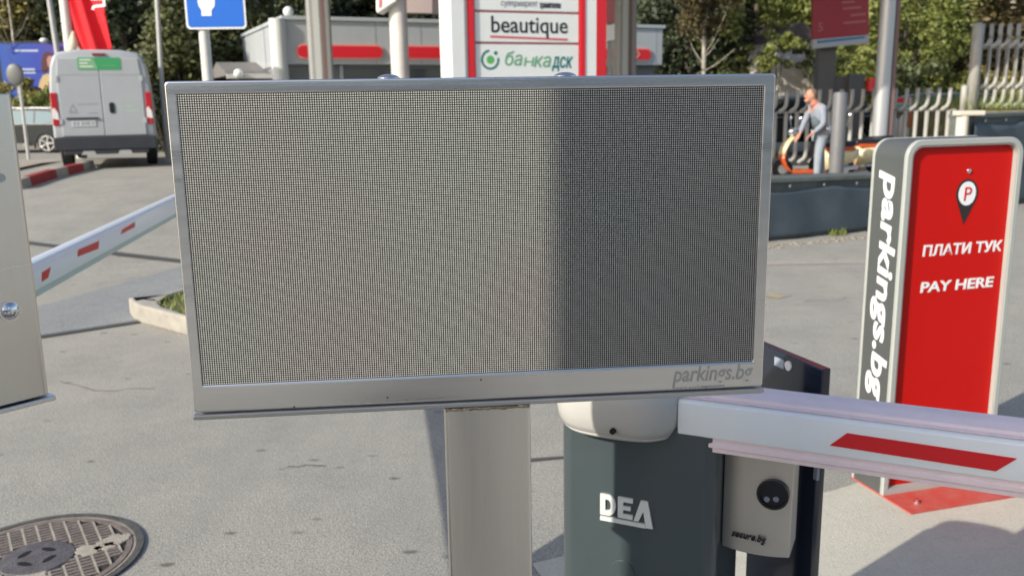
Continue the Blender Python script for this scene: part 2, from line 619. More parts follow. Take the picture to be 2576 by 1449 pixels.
# blue-grey lane, its joint, the groove, the pale pad, lines
sheet('lane_patch', [gp(-260, 905), gp(350, 812), gp(640, 775), gp(900, 742), gp(900, 640), gp(470, 668), gp(105, 770), gp(-260, 800)], 0.004, ASPHB)
sheet('lane_joint', [gp(-260, 908), gp(350, 814), gp(350, 808), gp(-260, 901)], 0.008, TAR)
sheet('drain_groove', [gp(-200, 602), gp(455, 663), gp(455, 655), gp(-200, 597)], 0.008, TAR)
sheet('concrete_pad', [(0.05, 2.62), (1.02, 3.06), gp(2087, 1238), gp(2149, 1219), (1.6, 3.42), (2.4, 3.75), (3.4, 3.1), (2.6, 1.2), (0.9, 0.6), (0.4, 1.6)], 0.004, PAD)
sheet('pale_line', [gp(1900, 668), gp(2200, 664), gp(2200, 655), gp(1900, 658)], 0.004, PALEL)
sheet('yellow_line', [gp(1880, 742), gp(1962, 752), gp(1985, 746), gp(1880, 732)], 0.004, YELLOW)
sheet('crack', [gp(1300, 1166), gp(1425, 1154), gp(1425, 1148), gp(1300, 1157)], 0.004, TAR)
R5 = random.Random(12)
for pts in ([(700, 1182), (760, 1172), (835, 1178)], [(1960, 740), (2040, 760), (2150, 752)], [(150, 960), (260, 985), (420, 975)]):
    a_, b_ = [], []
    for (x0, y0), (x1, y1) in zip(pts, pts[1:]):
        for k in range(5):
            t = k / 5
            p = onz(x0 + (x1 - x0) * t, y0 + (y1 - y0) * t + R5.uniform(-4, 4))
            h_ = R5.uniform(0.0012, 0.004)
            a_.append((p.x, p.y + h_))
            b_.append((p.x, p.y - h_))
    sheet('crack', a_ + b_[::-1], 0.003, TAR)
sheet('pavement', [(1.5, 15.6), (14, 15.9), (14, 18.9), (1.5, 18.9)], 0.004, PAVE)
sheet('path', [(-14.5, 15.2), (-9.0, 15.6), (-9.6, 18.5), (-10.5, 24), (-22, 27), (-20, 18)], 0.05, PAVE)


# ================================================================== FOREGROUND: the LED display sign
YS = 0.097
TS = TM((-0.402, 1.070, 0), YS)
Z0, SH, SW = 1.0644, 0.4145, 0.7380
sg = thing('display_sign', 'stainless steel LED display board with blank dotted screen on a square steel post', 'display sign', TS.translation, YS)
ax0 = (loc(443, 237, TS)[0] + loc(510, 970, TS)[0]) / 2
ax1 = (loc(1922, 219, TS)[0] + loc(1895, 908, TS)[0]) / 2
az1 = (loc(443, 237, TS)[1] + loc(1922, 219, TS)[1]) / 2
az0 = (loc(510, 970, TS)[1] + loc(1895, 908, TS)[1]) / 2
b = MB()
LIP = 0.0062
zb = Z0 + LIP + 0.0014
b.ring(rrect(0, SW, zb, Z0 + SH, 0.004, 3), rrect(ax0, ax1, az0, az1, 0.0006, 3), 0.0, 0.006)
b.box(0.002, SW - 0.002, 0.0065, 0.012, zb + 0.002, az0 - 0.001)
b.box(0.003, SW - 0.003, 0.013, 0.034, Z0 + LIP + 0.001, Z0 + SH - 0.003)
b.obj('housing', STEEL, sg, bevel=0.004, seg=3)
b = MB()
b.box(-0.001, SW + 0.001, -0.004, 0.036, Z0, Z0 + LIP)
b.obj('bottom_lip', mat('matte_steel_edge', (0.55, 0.53, 0.50), 0.5, 0.9), sg, bevel=0.0012)
LED = bpy.data.materials.new('led_matrix')
LED.use_nodes = True
N, L = LED.node_tree.nodes, LED.node_tree.links
B = N['Principled BSDF']
tc = N.new('ShaderNodeTexCoord')
NLX, NLZ = 256, 128
mp = N.new('ShaderNodeMapping')
mp.inputs['Location'].default_value = (-ax0 / (ax1 - ax0) * NLX, 0, -az0 / (az1 - az0) * NLZ)
mp.inputs['Scale'].default_value = (NLX / (ax1 - ax0), 0, NLZ / (az1 - az0))
L.new(tc.outputs['Object'], mp.inputs[0])
fr = N.new('ShaderNodeVectorMath')
fr.operation = 'FRACTION'
L.new(mp.outputs[0], fr.inputs[0])
di = N.new('ShaderNodeVectorMath')
di.operation = 'DISTANCE'
L.new(fr.outputs[0], di.inputs[0])
di.inputs[1].default_value = (0.5, 0, 0.5)
fl = N.new('ShaderNodeVectorMath')
fl.operation = 'FLOOR'
L.new(mp.outputs[0], fl.inputs[0])
wn = N.new('ShaderNodeTexWhiteNoise')
wn.noise_dimensions = '3D'
L.new(fl.outputs[0], wn.inputs[0])
dr = N.new('ShaderNodeMapRange')
dr.inputs[1].default_value, dr.inputs[2].default_value, dr.inputs[3].default_value, dr.inputs[4].default_value = 0.27, 0.37, 1, 0
L.new(di.outputs['Value'], dr.inputs[0])
cm = N.new('ShaderNodeMix')
cm.data_type = 'RGBA'
cm.inputs[6].default_value = (0.54, 0.525, 0.49, 1)
cm.inputs[7].default_value = (0.63, 0.615, 0.58, 1)
L.new(wn.outputs['Value'], cm.inputs[0])
nb = N.new('ShaderNodeTexNoise')
nb.inputs['Scale'].default_value = 4.0
L.new(tc.outputs['Object'], nb.inputs['Vector'])
cm2 = N.new('ShaderNodeMix')
cm2.data_type = 'RGBA'
cm2.blend_type = 'MULTIPLY'
cm2.inputs[0].default_value = 1.0
cr = N.new('ShaderNodeMix')
cr.data_type = 'RGBA'
cr.inputs[6].default_value = (0.98, 0.94, 0.92, 1)
cr.inputs[7].default_value = (0.95, 1.0, 0.93, 1)
nr = N.new('ShaderNodeMapRange')
nr.inputs[1].default_value, nr.inputs[2].default_value = 0.35, 0.65
L.new(nb.outputs[0], nr.inputs[0])
L.new(nr.outputs[0], cr.inputs[0])
L.new(cm.outputs[2], cm2.inputs[6])
L.new(cr.outputs[2], cm2.inputs[7])
c3 = N.new('ShaderNodeMix')
c3.data_type = 'RGBA'
c3.inputs[6].default_value = (0.008, 0.008, 0.009, 1)
L.new(dr.outputs[0], c3.inputs[0])
L.new(cm2.outputs[2], c3.inputs[7])
L.new(c3.outputs[2], B.inputs['Base Color'])
B.inputs['Roughness'].default_value = 0.45
b = MB()
b.box(ax0 - 0.0005, ax1 + 0.0005, 0.0016, 0.0058, az0 - 0.0005, az1 + 0.0005)
b.obj('screen', LED, sg)
# post with welded top
p0 = loc(1118, 1040, TS, -0.002)[0]
p1 = loc(1335, 1040, TS, -0.002)[0]
b = MB()
b.prism(rrect(p0, p1, -0.004, 0.045, 0.0055, 4), 0.004, Z0 - 0.002)
b.obj('post', STEELV, sg, smooth=True)
b = MB()
pts = []
for i in range(25):
    t = i / 24
    pts.append((p0 + 0.002 + (p1 - p0 - 0.004) * t, -0.004 + random.uniform(-0.001, 0.001), Z0 - 0.002 + random.uniform(-0.0008, 0.0008)))
b.tube(pts, [0.002 + random.uniform(-0.0007, 0.0007) for _ in pts], 6)
b.obj('weld', WELD, sg, smooth='all')
b = MB()
b.box(p0 - 0.05, p1 + 0.05, -0.06, 0.12, 0.0, 0.008)
b.obj('base_plate', STEEL, sg)
for px, py in ((977, 192), (1422, 190)):
    x = loc(px, py, TS, 0.02)[0]
    b = MB()
    b.tube([(x, 0.021, Z0 + SH - 0.003), (x, 0.021, Z0 + SH)], 0.0142, 18)
    b.ball((x, 0.021, Z0 + SH), 0.014, sz=0.40)
    b.obj('dome_bolt', STEEL, sg, smooth=True)
for px, py in ((740, 1023), (1210, 955), (975, 1000)):
    x, z = loc(px, py, TS)
    b = MB()
    b.tube([(x, 0.0, z), (x, -0.0005, z)], 0.0011, 10)
    b.obj('rivet', HOLE, sg)
x0, z0 = loc(1692, 960, TS)
x1, _ = loc(1893, 950, TS)
text('parkings.bg', 0.03, STEELD, sg, Matrix.Translation((x0, -0.0004, z0)), bold=0.016, shear=0.18, width=x1 - x0, extrude=0.0003)
text('smart parking', 0.0055, STEELD, sg, Matrix.Translation((x0, -0.0004, loc(1692, 979, TS)[1])), width=loc(1780, 974, TS)[0] - x0, extrude=0.0002)
b = MB()
xa, xb = loc(1765, 972, TS)[0], loc(1823, 970, TS)[0]
za = loc(1790, 971, TS)[1]
b.box(xa, xb, -0.0006, 0.0002, za - 0.0009, za + 0.0009)
b.obj('underline', STEELD, sg)

# ================================================================== left stainless cabinet
A = at(133, 1005, 1.65)
Bp = onz(8, 1037, A.z)
dx, dy = A.x - Bp.x, A.y - Bp.y
yawc = math.atan2(dy, dx)
LW = 0.62
oc = Vector((A.x - LW * math.cos(yawc), A.y - LW * math.sin(yawc), 0))
TC = TM(oc, yawc)
lc = thing('steel_cabinet', 'plain beige steel equipment cabinet with a domed bolt, cut off by the left edge', 'cabinet', oc, yawc)
zt = loc(50, 236, TC)[1]
zb2 = A.z
b = MB()
b.prism(rrect(0.0, LW - 0.003, 0.0, 0.26, 0.012, 5), zb2 + 0.012, zt)
b.obj('body', mat('satin_steel', (0.78, 0.735, 0.67), 0.36, 1.0, var=0.05, vscale=3, bump=0.012, bscale=20, stretch=(3, 1, 0.8), rvar=0.08), lc, smooth=True, bevel=0.002)
b = MB()
b.box(-0.003, LW + 0.004, -0.008, 0.264, zb2, zb2 + 0.009)
b.obj('bottom_lip', STEEL, lc, bevel=0.002)
x, z = loc(25, 782, TC)
b = MB()
b.ball((x, 0, z), 0.0165, sy=0.6)
b.tube([(x, 0.004, z), (x, -0.002, z)], 0.019, 18)
b.obj('dome_bolt', CHROME, lc, smooth=True)
x, z = loc(2, 448, TC)
b = MB()
b.tube([(x, 0.002, z), (x, -0.0015, z)], 0.008, 18)
b.obj('lock', STEELD, lc)
for py in (378, 665):
    z = loc(80, py, TC)[1]
    b = MB()
    b.box(LW - 0.06, LW - 0.013, -0.0006, 0.0004, z - 0.0007, z + 0.0007)
    b.obj('seam', CHROME, lc)
b = MB()
b.prism(rrect(0.28, 0.40, 0.06, 0.2, 0.01, 3), 0.0, zb2)
b.obj('post', STEELV, lc, smooth=True)

# ================================================================== front barrier (cabinet, hood, boom)
OB = Vector((0.096, 1.807, 0))
YB = rad(-25)
TB = TM(OB, YB)
KB = 0.90
ZB = 1.45 * (KB - 1) / KB
fb = thing('barrier', 'slate grey parking barrier with off white hood and white boom lowered to the right', 'barrier', OB, YB)
CW, CDp = 0.338, 0.27
b = MB()
b.prism(rrect(0, CW, 0, CDp, 0.03, 6), ZB, 0.80)
b.obj('cabinet', SLATE, fb, smooth=True)


def sel(cx, cy, hx, hy, z, e=3.2, n=40, bulge=0.0):
    o = []
    for i in range(n):
        a = 2 * math.pi * i / n
        c, s_ = math.cos(a), math.sin(a)
        o.append((cx + hx * math.copysign(abs(c) ** (2 / e), c), cy + hy * math.copysign(abs(s_) ** (2 / e), s_), z + bulge * (1 - abs(c) ** 2)))
    return o


hcx, hcy, hx, hy = 0.125, 0.105, 0.142, 0.165
prof = [(0.764, 0.50), (0.7655, 0.66), (0.769, 0.78), (0.7755, 0.865), (0.783, 0.912), (0.784, 0.902), (0.7855, 0.918), (0.80, 0.965), (0.82, 0.992), (0.835, 1.0), (0.855, 1.0), (0.87, 0.985), (0.878, 0.95), (0.882, 0.85)]
b = MB()
b.loft([sel(hcx, hcy, hx * k, hy * k, z) for z, k in prof])
b.obj('hood', HOODW, fb, smooth='all')
x, z = loc(1543, 1083, TB, -0.055)
b = MB()
b.tube([(x, -0.045, z), (x, -0.062, z)], 0.0062, 14)
b.obj('keyhole', HOLE, fb)
# boom
BX0, BX1 = 0.256, 3.4
bz0, bz1 = 0.792, 0.864
b = MB()
sec = [(0.0, bz0), (-0.003, bz0 + 0.02), (-0.0035, bz1 - 0.022), (-0.001, bz1 - 0.004), (0.004, bz1), (0.050, bz1), (0.054, bz1 - 0.004), (0.054, bz0)]
b.prism(sec, BX0, BX1, 'x')
boom = b.obj('boom', BOOMW, fb, bevel=0.0015, smooth=True)
b = MB()
b.prism([(0.012, bz1 + 0.0005), (0.010, bz1 + 0.004), (0.020, bz1 + 0.005), (0.022, bz1 + 0.011), (0.05, bz1 + 0.017), (0.086, bz1 + 0.017), (0.092, bz1 + 0.008), (0.09, bz1 + 0.0005)], BX0 - 0.02, BX1, 'x')
o = b.obj('rubber_edge', BOOMR, boom, bevel=0.001)
o['label'] = 'rose tinted strip along the top'
b = MB()
b.prism([(0.006, bz0 - 0.0005), (0.006, bz0 - 0.010), (0.002, bz0 - 0.012), (0.002, bz0 - 0.020), (0.006, bz0 - 0.022), (0.006, bz0 - 0.031), (0.046, bz0 - 0.034), (0.048, bz0 - 0.0005)], BX0 + 0.018, BX1, 'x')
o = b.obj('rubber_edge', BOOMR, boom, bevel=0.001)
o['label'] = 'rose tinted strip along the underside'
q = [loc(px, py, TB, -0.0042) for px, py in ((2131, 1089), (2559, 1153), (2505, 1185), (2087, 1120))]
b = MB()
b.prism(q, -0.0046, -0.0036, 'y')
b.obj('red_sticker', REDST, boom)
dxs = 0.62
for k in (1, 2, 3):
    b = MB()
    b.prism([(p[0] + dxs * k, p[1]) for p in q], -0.0046, -0.0036, 'y')
    b.obj('red_sticker', REDST, boom)
# logo
lx0, lz0 = loc(1511, 1302, TB)
lx1, _ = loc(1643, 1347, TB)
_, lz1 = loc(1513, 1237, TB)
lw, lh = lx1 - lx0, lz1 - lz0
lz0 -= 0.004
lh += 0.002


def U(pts):
    return [(lx0 + lw * p[0], lz0 + lh * p[1]) for p in pts]


b = MB()
dO = [(0, 0.24), (0.16, 0.24)] + [(0.16 + 0.14 * math.sin(rad(a)), 0.62 - 0.38 * math.cos(rad(a))) for a in range(15, 180, 15)] + [(0.16, 1.0), (0, 1.0)]
dI = [(0.10, 0.42), (0.15, 0.42)] + [(0.15 + 0.055 * math.sin(rad(a)), 0.62 - 0.2 * math.cos(rad(a))) for a in range(15, 180, 15)] + [(0.15, 0.82), (0.10, 0.82)]
b.ring(U(dO), U(dI), -0.0045, 0.001)
for poly in ([(0.34, 0.24), (0.44, 0.24), (0.44, 1.0), (0.34, 1.0)], [(0.4401, 0.24), (0.62, 0.24), (0.62, 0.40), (0.4401, 0.40)], [(0.4401, 0.55), (0.58, 0.55), (0.58, 0.69), (0.4401, 0.69)], [(0.4401, 0.84), (0.62, 0.84), (0.62, 1.0), (0.4401, 1.0)],
             [(0.64, 0.22), (0.73, 0.22), (0.82, 0.62), (0.87, 0.04), (1.0, 0.04), (0.90, 1.0), (0.77, 1.0)],
             [(0, 0.02), (0.866, 0.02), (0.85, 0.17), (0, 0.17)]):
    b.prism(U(poly), -0.0045, 0.001, 'y')
b.obj('lettering', mat('logo_pale_plastic', (0.66, 0.68, 0.65), 0.35), fb)
x, z = loc(1566, 1437, TB)
b = MB()
b.tube([(x, 0.0005, z), (x, -0.0022, z)], 0.0265, 28)
b.obj('lock_cover', SLATE, fb, bevel=0.001)
b = MB()
b.box(-0.03, CW + 0.03, -0.03, CDp + 0.03, ZB, ZB + 0.012)
b.obj('base_plate', SLATE, fb)

# ================================================================== dark pillar and the silver reader on it
near = at(2068, 930, 1.8)
far = onz(1905, 862, near.z)
yawm = math.atan2(near.y - far.y, near.x - far.x)
ml = math.hypot(near.x - far.x, near.y - far.y)
TMn = TM((far.x, far.y, 0), yawm)
mo = thing('ticket_pillar', 'glossy navy blue pillar standing behind the white barrier boom', 'pillar', TMn.translation, yawm)
b = MB()
b.prism(rrect(-0.01, ml, 0.0, 0.024, 0.004, 3), ZB + 0.004, near.z)
b.obj('body', NAVY, mo, smooth=True, bevel=0.002)
b = MB()
b.box(-0.05, ml + 0.03, -0.03, 0.06, ZB, ZB + 0.008)
b.obj('base_plate', NAVY, mo)
# pale disc and plate put in place of a white reflection on its gloss
x, z = loc(1985, 920, TMn)
b = MB()
b.tube([(x, 0.002, z), (x, -0.004, z)], 0.011, 18)
b.obj('lamp', CLEAR, mo, smooth=True)  # pale disc modelled as the reflection, not a light source
b = MB()
b.box(x - 0.05, x - 0.016, -0.003, 0.001, z - 0.012, z + 0.008)
b.obj('display', mat('pale_reflection', (0.35, 0.4, 0.45), 0.3), mo)  # pale plate, the other part of that modelled reflection
x, z = loc(2058, 1190, TMn)
b = MB()
b.box(x - 0.008, x + 0.004, -0.006, 0.001, z - 0.015, z + 0.03)
b.obj('latch', mat('latch_grey', (0.28, 0.3, 0.34), 0.4), mo, bevel=0.001)

rd = thing('card_reader', 'satin silver card reader with round black sensor fixed beside the navy pillar', 'card reader', OB, YB)
RX0, RX1, RY = 0.340, 0.4765, 0.058
RZ0, RZ1 = 0.538, 0.752
arc = [(RX0 + (RX1 - RX0) * i / 12, RY - 0.014 * (1 - (2 * i / 12 - 1) ** 2)) for i in range(13)]
b = MB()
b.prism(arc + [(RX1, RY + 0.09), (RX0 + 0.008, RY + 0.09)], RZ0, RZ1)
b.obj('shell', mat('reader_silver', (0.60, 0.565, 0.51), 0.38, 0.75, var=0.04, vscale=8), rd, smooth=True, bevel=0.002)
TRd = TB
x, z = loc(1945, 1241, TB, RY - 0.012)
b = MB()
b.ring(circ(x, z, 0.0315, 30), circ(x, z, 0.0265, 30), RY - 0.0205, RY - 0.004, 'y')
b.obj('sensor_ring', BLACK, rd, smooth=True)
b = MB()
b.tube([(x, RY - 0.004, z), (x, RY - 0.0155, z)], 0.0262, 30)
sn = b.obj('sensor', mat('sensor_black', (0.006, 0.007, 0.012), 0.35), rd)
for px, py in ((1930, 1253), (1953, 1253)):
    u, v = loc(px, py, TB, RY - 0.012)
    b = MB()
    b.tube([(u, RY - 0.0155, v), (u, RY - 0.0175, v)], 0.0058, 14)
    b.obj('lens', mat('lens_grey', (0.2, 0.22, 0.26), 0.2), sn)
x, z = loc(1842, 1342, TB, RY - 0.006)
x2, _ = loc(1930, 1340, TB, RY - 0.012)
text('secure.bg', 0.02, ICONB, rd, Matrix.Translation((x, RY - 0.0138, z)) @ Matrix.Rotation(rad(-5), 4, 'Z'), bold=0.012, shear=0.25, width=x2 - x, extrude=0.0022)
b = MB()
b.box(RX0 + 0.06, RX1 + 0.045, RY + 0.0905, RY + 0.105, 0.715, 0.745)
b.obj('bracket', NAVY, rd)

for o in (fb, mo, rd):
    scale_about_eye(o, KB)

# ================================================================== pay kiosk
OK_ = onz(2217, 1251)
YK = rad(16.0)
TK = TM(OK_, YK)
kw = (loc(2508, 1035, TK)[0] + loc(2570, 400, TK)[0]) / 2
kh = loc(2440, 348, TK)[1]
kd = 0.176
kr = 0.062
ki = thing('pay_kiosk', 'red and grey pay sign with rounded top, white pin mark and pale frame', 'pay kiosk', OK_, YK)
cor = (0, 0, 1, 1)
FR = 0.022
b = MB()
b.prism(rrect(0.002, kw - 0.002, 0.006, kh - 0.002, kr, 8, cor), 0.0375, kd - 0.012, 'y')
b.ring(rrect(0.002, kw - 0.002, 0.006, kh - 0.002, kr, 8, cor), rrect(FR + 0.001, kw - FR - 0.001, 0.031, kh - FR - 0.001, kr - FR, 8, cor), 0.0125, 0.037)
b.obj('body', KGREY, ki, smooth=True)
FR = 0.022
b = MB()
b.ring(rrect(0, kw, 0.006, kh, kr, 8, cor), rrect(FR, kw - FR, 0.03, kh - FR, kr - FR, 8, cor), -0.006, 0.012)
b.obj('frame', KTRIM, ki, smooth=True, bevel=0.003)
b = MB()
b.ring(rrect(0, kw, 0.006, kh, kr, 8, cor), rrect(FR, kw - FR, 0.03, kh - FR, kr - FR, 8, cor), kd - 0.013, kd)
b.obj('frame', KTRIM, ki, smooth=True, bevel=0.002)
b = MB()
b.prism(rrect(FR - 0.001, kw - FR + 0.001, 0.029, kh - FR + 0.001, kr - FR, 8, cor), 0.016, 0.0225, 'y')
pn = b.obj('front_panel', KRED, ki)
b = MB()
b.ring(rrect(FR + 0.0012, kw - FR - 0.0012, 0.0312, kh - FR - 0.0012, kr - FR, 8, cor), rrect(FR + 0.003, kw - FR - 0.003, 0.033, kh - FR - 0.003, kr - FR, 8, cor), -0.004, 0.0158)
b.obj('lining', KTRIM, ki, smooth=True)
PY = 0.016


def kx(px, py):
    return loc(px, py, TK, PY)


cx, cz = kx(2432, 487)
tipz = kx(2424, 564)[1]
tipx = cx - 0.004
R = 0.0455
b = MB()
pin = [(cx + R * math.cos(rad(a)), cz + R * 1.12 * math.sin(rad(a))) for a in range(-28, 209, 9)] + [(tipx, tipz)]
b.prism(pin, PY - 0.002, PY, 'y')
b.obj('pin_mark', ICONB, pn)
b = MB()
b.prism(circ(cx, cz, 0.0365, 28, 0.0425), PY - 0.0034, PY - 0.0021, 'y')
b.obj('pin_disc', WHITE, pn)
text('P', 0.07, KRED, pn, Matrix.Translation((cx - 0.001, PY - 0.0042, cz - 0.025)), bold=-0.002, align='CENTER', shear=0.05)
for s_, a, e in (('ПЛАТИ ТУК', (2320, 645), (2519, 636)), ('PAY HERE', (2314, 736), (2498, 722))):
    x, z = kx(*a)
    x2, _ = kx(*e)
    text(s_, 0.052, WHITE, pn, Matrix.Translation((x, PY - 0.001, z)), bold=0.026, width=x2 - x, shear=0.08)
bx, bz = kx(2437, 430)
b = MB()
b.ball((bx, PY - 0.001, bz), 0.0095, sy=0.7)
b.obj('bolt', CHROME, pn, smooth=True)
# side lettering reads downwards
z0, z1 = pyz(TK, 0, 0.088, 430), pyz(TK, 0, 0.088, 1003)
# text plane: local x -> down, up -> towards the front (-y), facing -x
t = text('parkings.bg', 0.112, WHITE, ki, Matrix.Identity(4), bold=0.024, shear=0.16, width=z0 - z1, extrude=0.0008)
t.data.transform(Matrix(((0, 1, 0, 0.0008), (0, 0, -1, 0.104), (-1, 0, 0, z0), (0, 0, 0, 1))))
b = MB()
b.prism([(0, -0.156), (kw + 0.03, -0.156), (kw, 0.0), (kw, kd), (0, kd)], 0.0045, 0.010)
bp = b.obj('base_plate', KPLATE, ki)
for x in (0.075, kw - 0.06):
    b = MB()
    b.tube([(x, -0.095, 0.010), (x, -0.095, 0.016)], 0.011, 6)
    b.tube([(x, -0.095, 0.016), (x, -0.095, 0.026)], 0.006, 12)
    b.obj('bolt', CHROME, bp)

# ================================================================== left barrier boom (with its cabinet out of frame)
P1, P2 = at(98, 670, 3.26), at(434, 497, 5.5)
yl = math.atan2(P2.y - P1.y, P2.x - P1.x)
dirl = Vector((math.cos(yl), math.sin(yl), 0))
OL = Vector((P1.x, P1.y, 0)) - dirl * 2.3
TL = TM(OL, yl)
lb = thing('barrier', 'lowered white barrier boom with small red stickers behind the beige cabinet', 'barrier', OL, yl)
b = MB()
zc = 0.885
b.prism([(0.0, 0.80), (-0.003, 0.82), (-0.003, 0.868), (0.0, zc), (0.002, zc + 0.004), (0.012, zc + 0.012), (0.05, zc + 0.016), (0.052, 0.80)], -0.05, 5.5, 'x')
lbo = b.obj('boom', BOOMW, lb, bevel=0.002, smooth=True)
b = MB()
b.box(0.1, 5.45, 0.008, 0.045, 0.772, 0.7995)
b.obj('rubber_edge', mat('pale_green_rubber', (0.50, 0.60, 0.54), 0.5), lbo)
yface = 0.0005
for pts in (((303, 590), (339, 571), (339, 559), (308, 577)), ((105, 709), (121, 698), (127, 672), (105, 686)), ((195, 646), (247, 626), (249, 606), (196, 629))):
    b = MB()
    b.prism([loc(px, py, TL, -0.003) for px, py in pts], -0.0045, -0.0026, 'y')
    b.obj('red_sticker', REDST, lbo)
b = MB()
b.prism(rrect(-0.38, -0.02, -0.2, 0.06, 0.03, 5), -0.1884, 0.80)
b.obj('cabinet', SLATE, lb, smooth=True)
b = MB()
b.loft([sel(-0.16, -0.06, 0.19 * k, 0.15 * k, z) for z, k in prof])
b.obj('hood', HOODW, lb, smooth='all')
scale_about_eye(lb, 0.885)

# ================================================================== kerb island with grass
kA, kB = gp(323, 800), gp(468, 845)
b = MB()
kL = onz(332, 776, 0.0)[:2]
kA = gp(352, 813)
isl = [kA, kB, (-1.2, 4.85), (0.6, 5.4), (0.9, 6.6), (-0.4, 7.6), (-1.8, 7.75), onz(455, 728, 0.12)[:2], onz(336, 762, 0.12)[:2]]
ctr = Vector((-0.9, 6.3))
isl.append(gp(327, 791))
isl.append(gp(335, 804))
inn = [tuple(ctr + (Vector(p) - ctr) * 0.86) for p in isl]
for k_i, pp_ in ((0, (412, 772)), (1, (475, 792)), (8, (412, 744)), (7, (470, 727)), (9, (400, 752)), (10, (402, 764))):
    inn[k_i] = tuple(onz(*pp_, 0.13)[:2])
b.ring([tuple(p) for p in isl], inn, 0.0, 0.13, 'z')
struct('kerb', b, KERB, bevel=0.024, seg=4)
b = MB()
b.prism(inn, 0.0, 0.105)
struct('planting_bed', b, SOIL)
for i, (pa, pb) in enumerate((((424, 786), (420, 822)),)):
    pass


def pip(x, y, poly):
    c = False
    for i in range(len(poly)):
        (x1, y1), (x2, y2) = poly[i], poly[i - 1]
        if (y1 > y) != (y2 > y) and x < (x2 - x1) * (y - y1) / (y2 - y1) + x1:
            c = not c
    return c


def blades(name, poly, n, z, hmin, hmax, matl, seed=1):
    R_ = random.Random(seed)
    x0, x1 = min(p[0] for p in poly), max(p[0] for p in poly)
    y0, y1 = min(p[1] for p in poly), max(p[1] for p in poly)
    V, F = [], []
    while len(F) < n:
        x, y = R_.uniform(x0, x1), R_.uniform(y0, y1)
        if not pip(x, y, poly):
            continue
        a, h, w_ = R_.uniform(0, 6.28), R_.uniform(hmin, hmax), R_.uniform(0.004, 0.010)
        lx, ly = R_.uniform(-0.5, 0.5) * h, R_.uniform(-0.5, 0.5) * h
        i = len(V)
        V += [(x - w_ * math.cos(a), y - w_ * math.sin(a), z), (x + w_ * math.cos(a), y + w_ * math.sin(a), z), (x + lx, y + ly, z + h)]
        F.append((i, i + 1, i + 2))
    me = bpy.data.meshes.new(name)
    me.from_pydata(V, [], F)
    me.materials.append(matl)
    o = bpy.data.objects.new(name, me)
    COL.objects.link(o)
    return o


tag(blades('grass', inn, 9000, 0.10, 0.02, 0.055, GRASS), 'short green grass inside the pale kerb island', 'grass', kind='stuff')

# ================================================================== manhole
pts3 = [Vector(gp(*p)) for p in ((367, 1362), (207, 1298), (291, 1449), (20, 1327))]
(x1, y1), (x2, y2), (x3, y3) = [tuple(p) for p in (pts3[0], pts3[1], pts3[2])]
Am = np.array([[2 * p.x, 2 * p.y, 1] for p in pts3])
bm_ = np.array([p.x ** 2 + p.y ** 2 for p in pts3])
sol = np.linalg.lstsq(Am, bm_, rcond=None)[0]
mc = (sol[0], sol[1])
mr = math.sqrt(sol[2] + sol[0] ** 2 + sol[1] ** 2)
mh = thing('manhole_cover', 'round rusty cast iron manhole cover caked with grit in the asphalt', 'manhole cover', (mc[0], mc[1], 0), rad(33))
b = MB()
b.ring(circ(0, 0, mr, 64), circ(0, 0, mr * 0.93, 64), 0.001, 0.009, 'z')
b.obj('frame', mat('iron_frame', (0.09, 0.088, 0.085), 0.75, 0.2, var=0.3, vscale=20, bump=0.4, bscale=100), mh, smooth=True)
b = MB()
b.ring(circ(0, 0, mr * 0.925, 64), circ(0, 0, mr * 0.895, 64), 0.001, 0.006, 'z')
b.obj('grit_ring', mat('grit_brown', (0.30, 0.26, 0.21), 0.95, var=0.3, vscale=25), mh)
b = MB()
b.mi = 2
b.tube([(0, 0, 0.001), (0, 0, 0.0042)], mr * 0.89, 64)
b.mi = 1
b.ring(circ(0, 0, mr * 0.89, 64), circ(0, 0, mr * 0.83, 64), 0.0045, 0.0085, 'z')
step, rowh = 0.0435, 0.0225
nI, nJ = int(mr / step) + 1, int(mr / rowh) + 1
for i in range(-nI, nI + 1):
    for j in range(-nJ, nJ + 1):
        xa, xb = (i - 0.5) * step + 0.0042, (i + 0.5) * step - 0.0042
        ya, yb = j * rowh + 0.0036, (j + 1) * rowh - 0.0036
        rr = math.hypot(max(abs(xa), abs(xb)), max(abs(ya), abs(yb)))
        if rr < mr * 0.84 and math.hypot((xa + xb) / 2, (ya + yb) / 2) > mr * 0.36:
            b.box(xa, xb, ya, yb, 0.0043, 0.0105)
b.mi = 0
for i in range(-nI, nI + 1):
    xm = (i + 0.5) * step
    if abs(xm) < mr * 0.8:
        yh = math.sqrt((mr * 0.82) ** 2 - xm * xm)
        y0_ = math.sqrt(max(0, (mr * 0.37) ** 2 - xm * xm))
        for ya, yb in ((-yh, -y0_), (y0_, yh)) if y0_ > 0 else ((-yh, yh),):
            b.box(xm - 0.0038, xm + 0.0038, ya, yb, 0.0044, 0.0098)
b.obj('cover', [SAND, IRON, mat('iron_dark', (0.045, 0.038, 0.034), 0.85)], mh)
b = MB()
b.loft([[(x, y, 0.0044) for x, y in circ(0, 0, mr * 0.36, 40)], [(x, y, 0.012) for x, y in circ(0, 0, mr * 0.345, 40)], [(x, y, 0.0145) for x, y in circ(0, 0, mr * 0.30, 40)], [(x, y, 0.0145) for x, y in circ(0, 0, mr * 0.02, 40)]])
hub = b.obj('hub', IRONH, mh, smooth=True)
for k in range(4):
    a = rad(40 + 90 * k)
    b = MB()
    M = Matrix.Translation((mr * 0.155 * math.cos(a), mr * 0.155 * math.sin(a), 0)) @ Matrix.Rotation(a + rad(90), 4, 'Z')
    b.prism(circ(0, 0, mr * 0.085, 18, mr * 0.036), 0.0135, 0.0150, M=M)
    b.obj('slot', HOLE, hub)
R_ = random.Random(4)
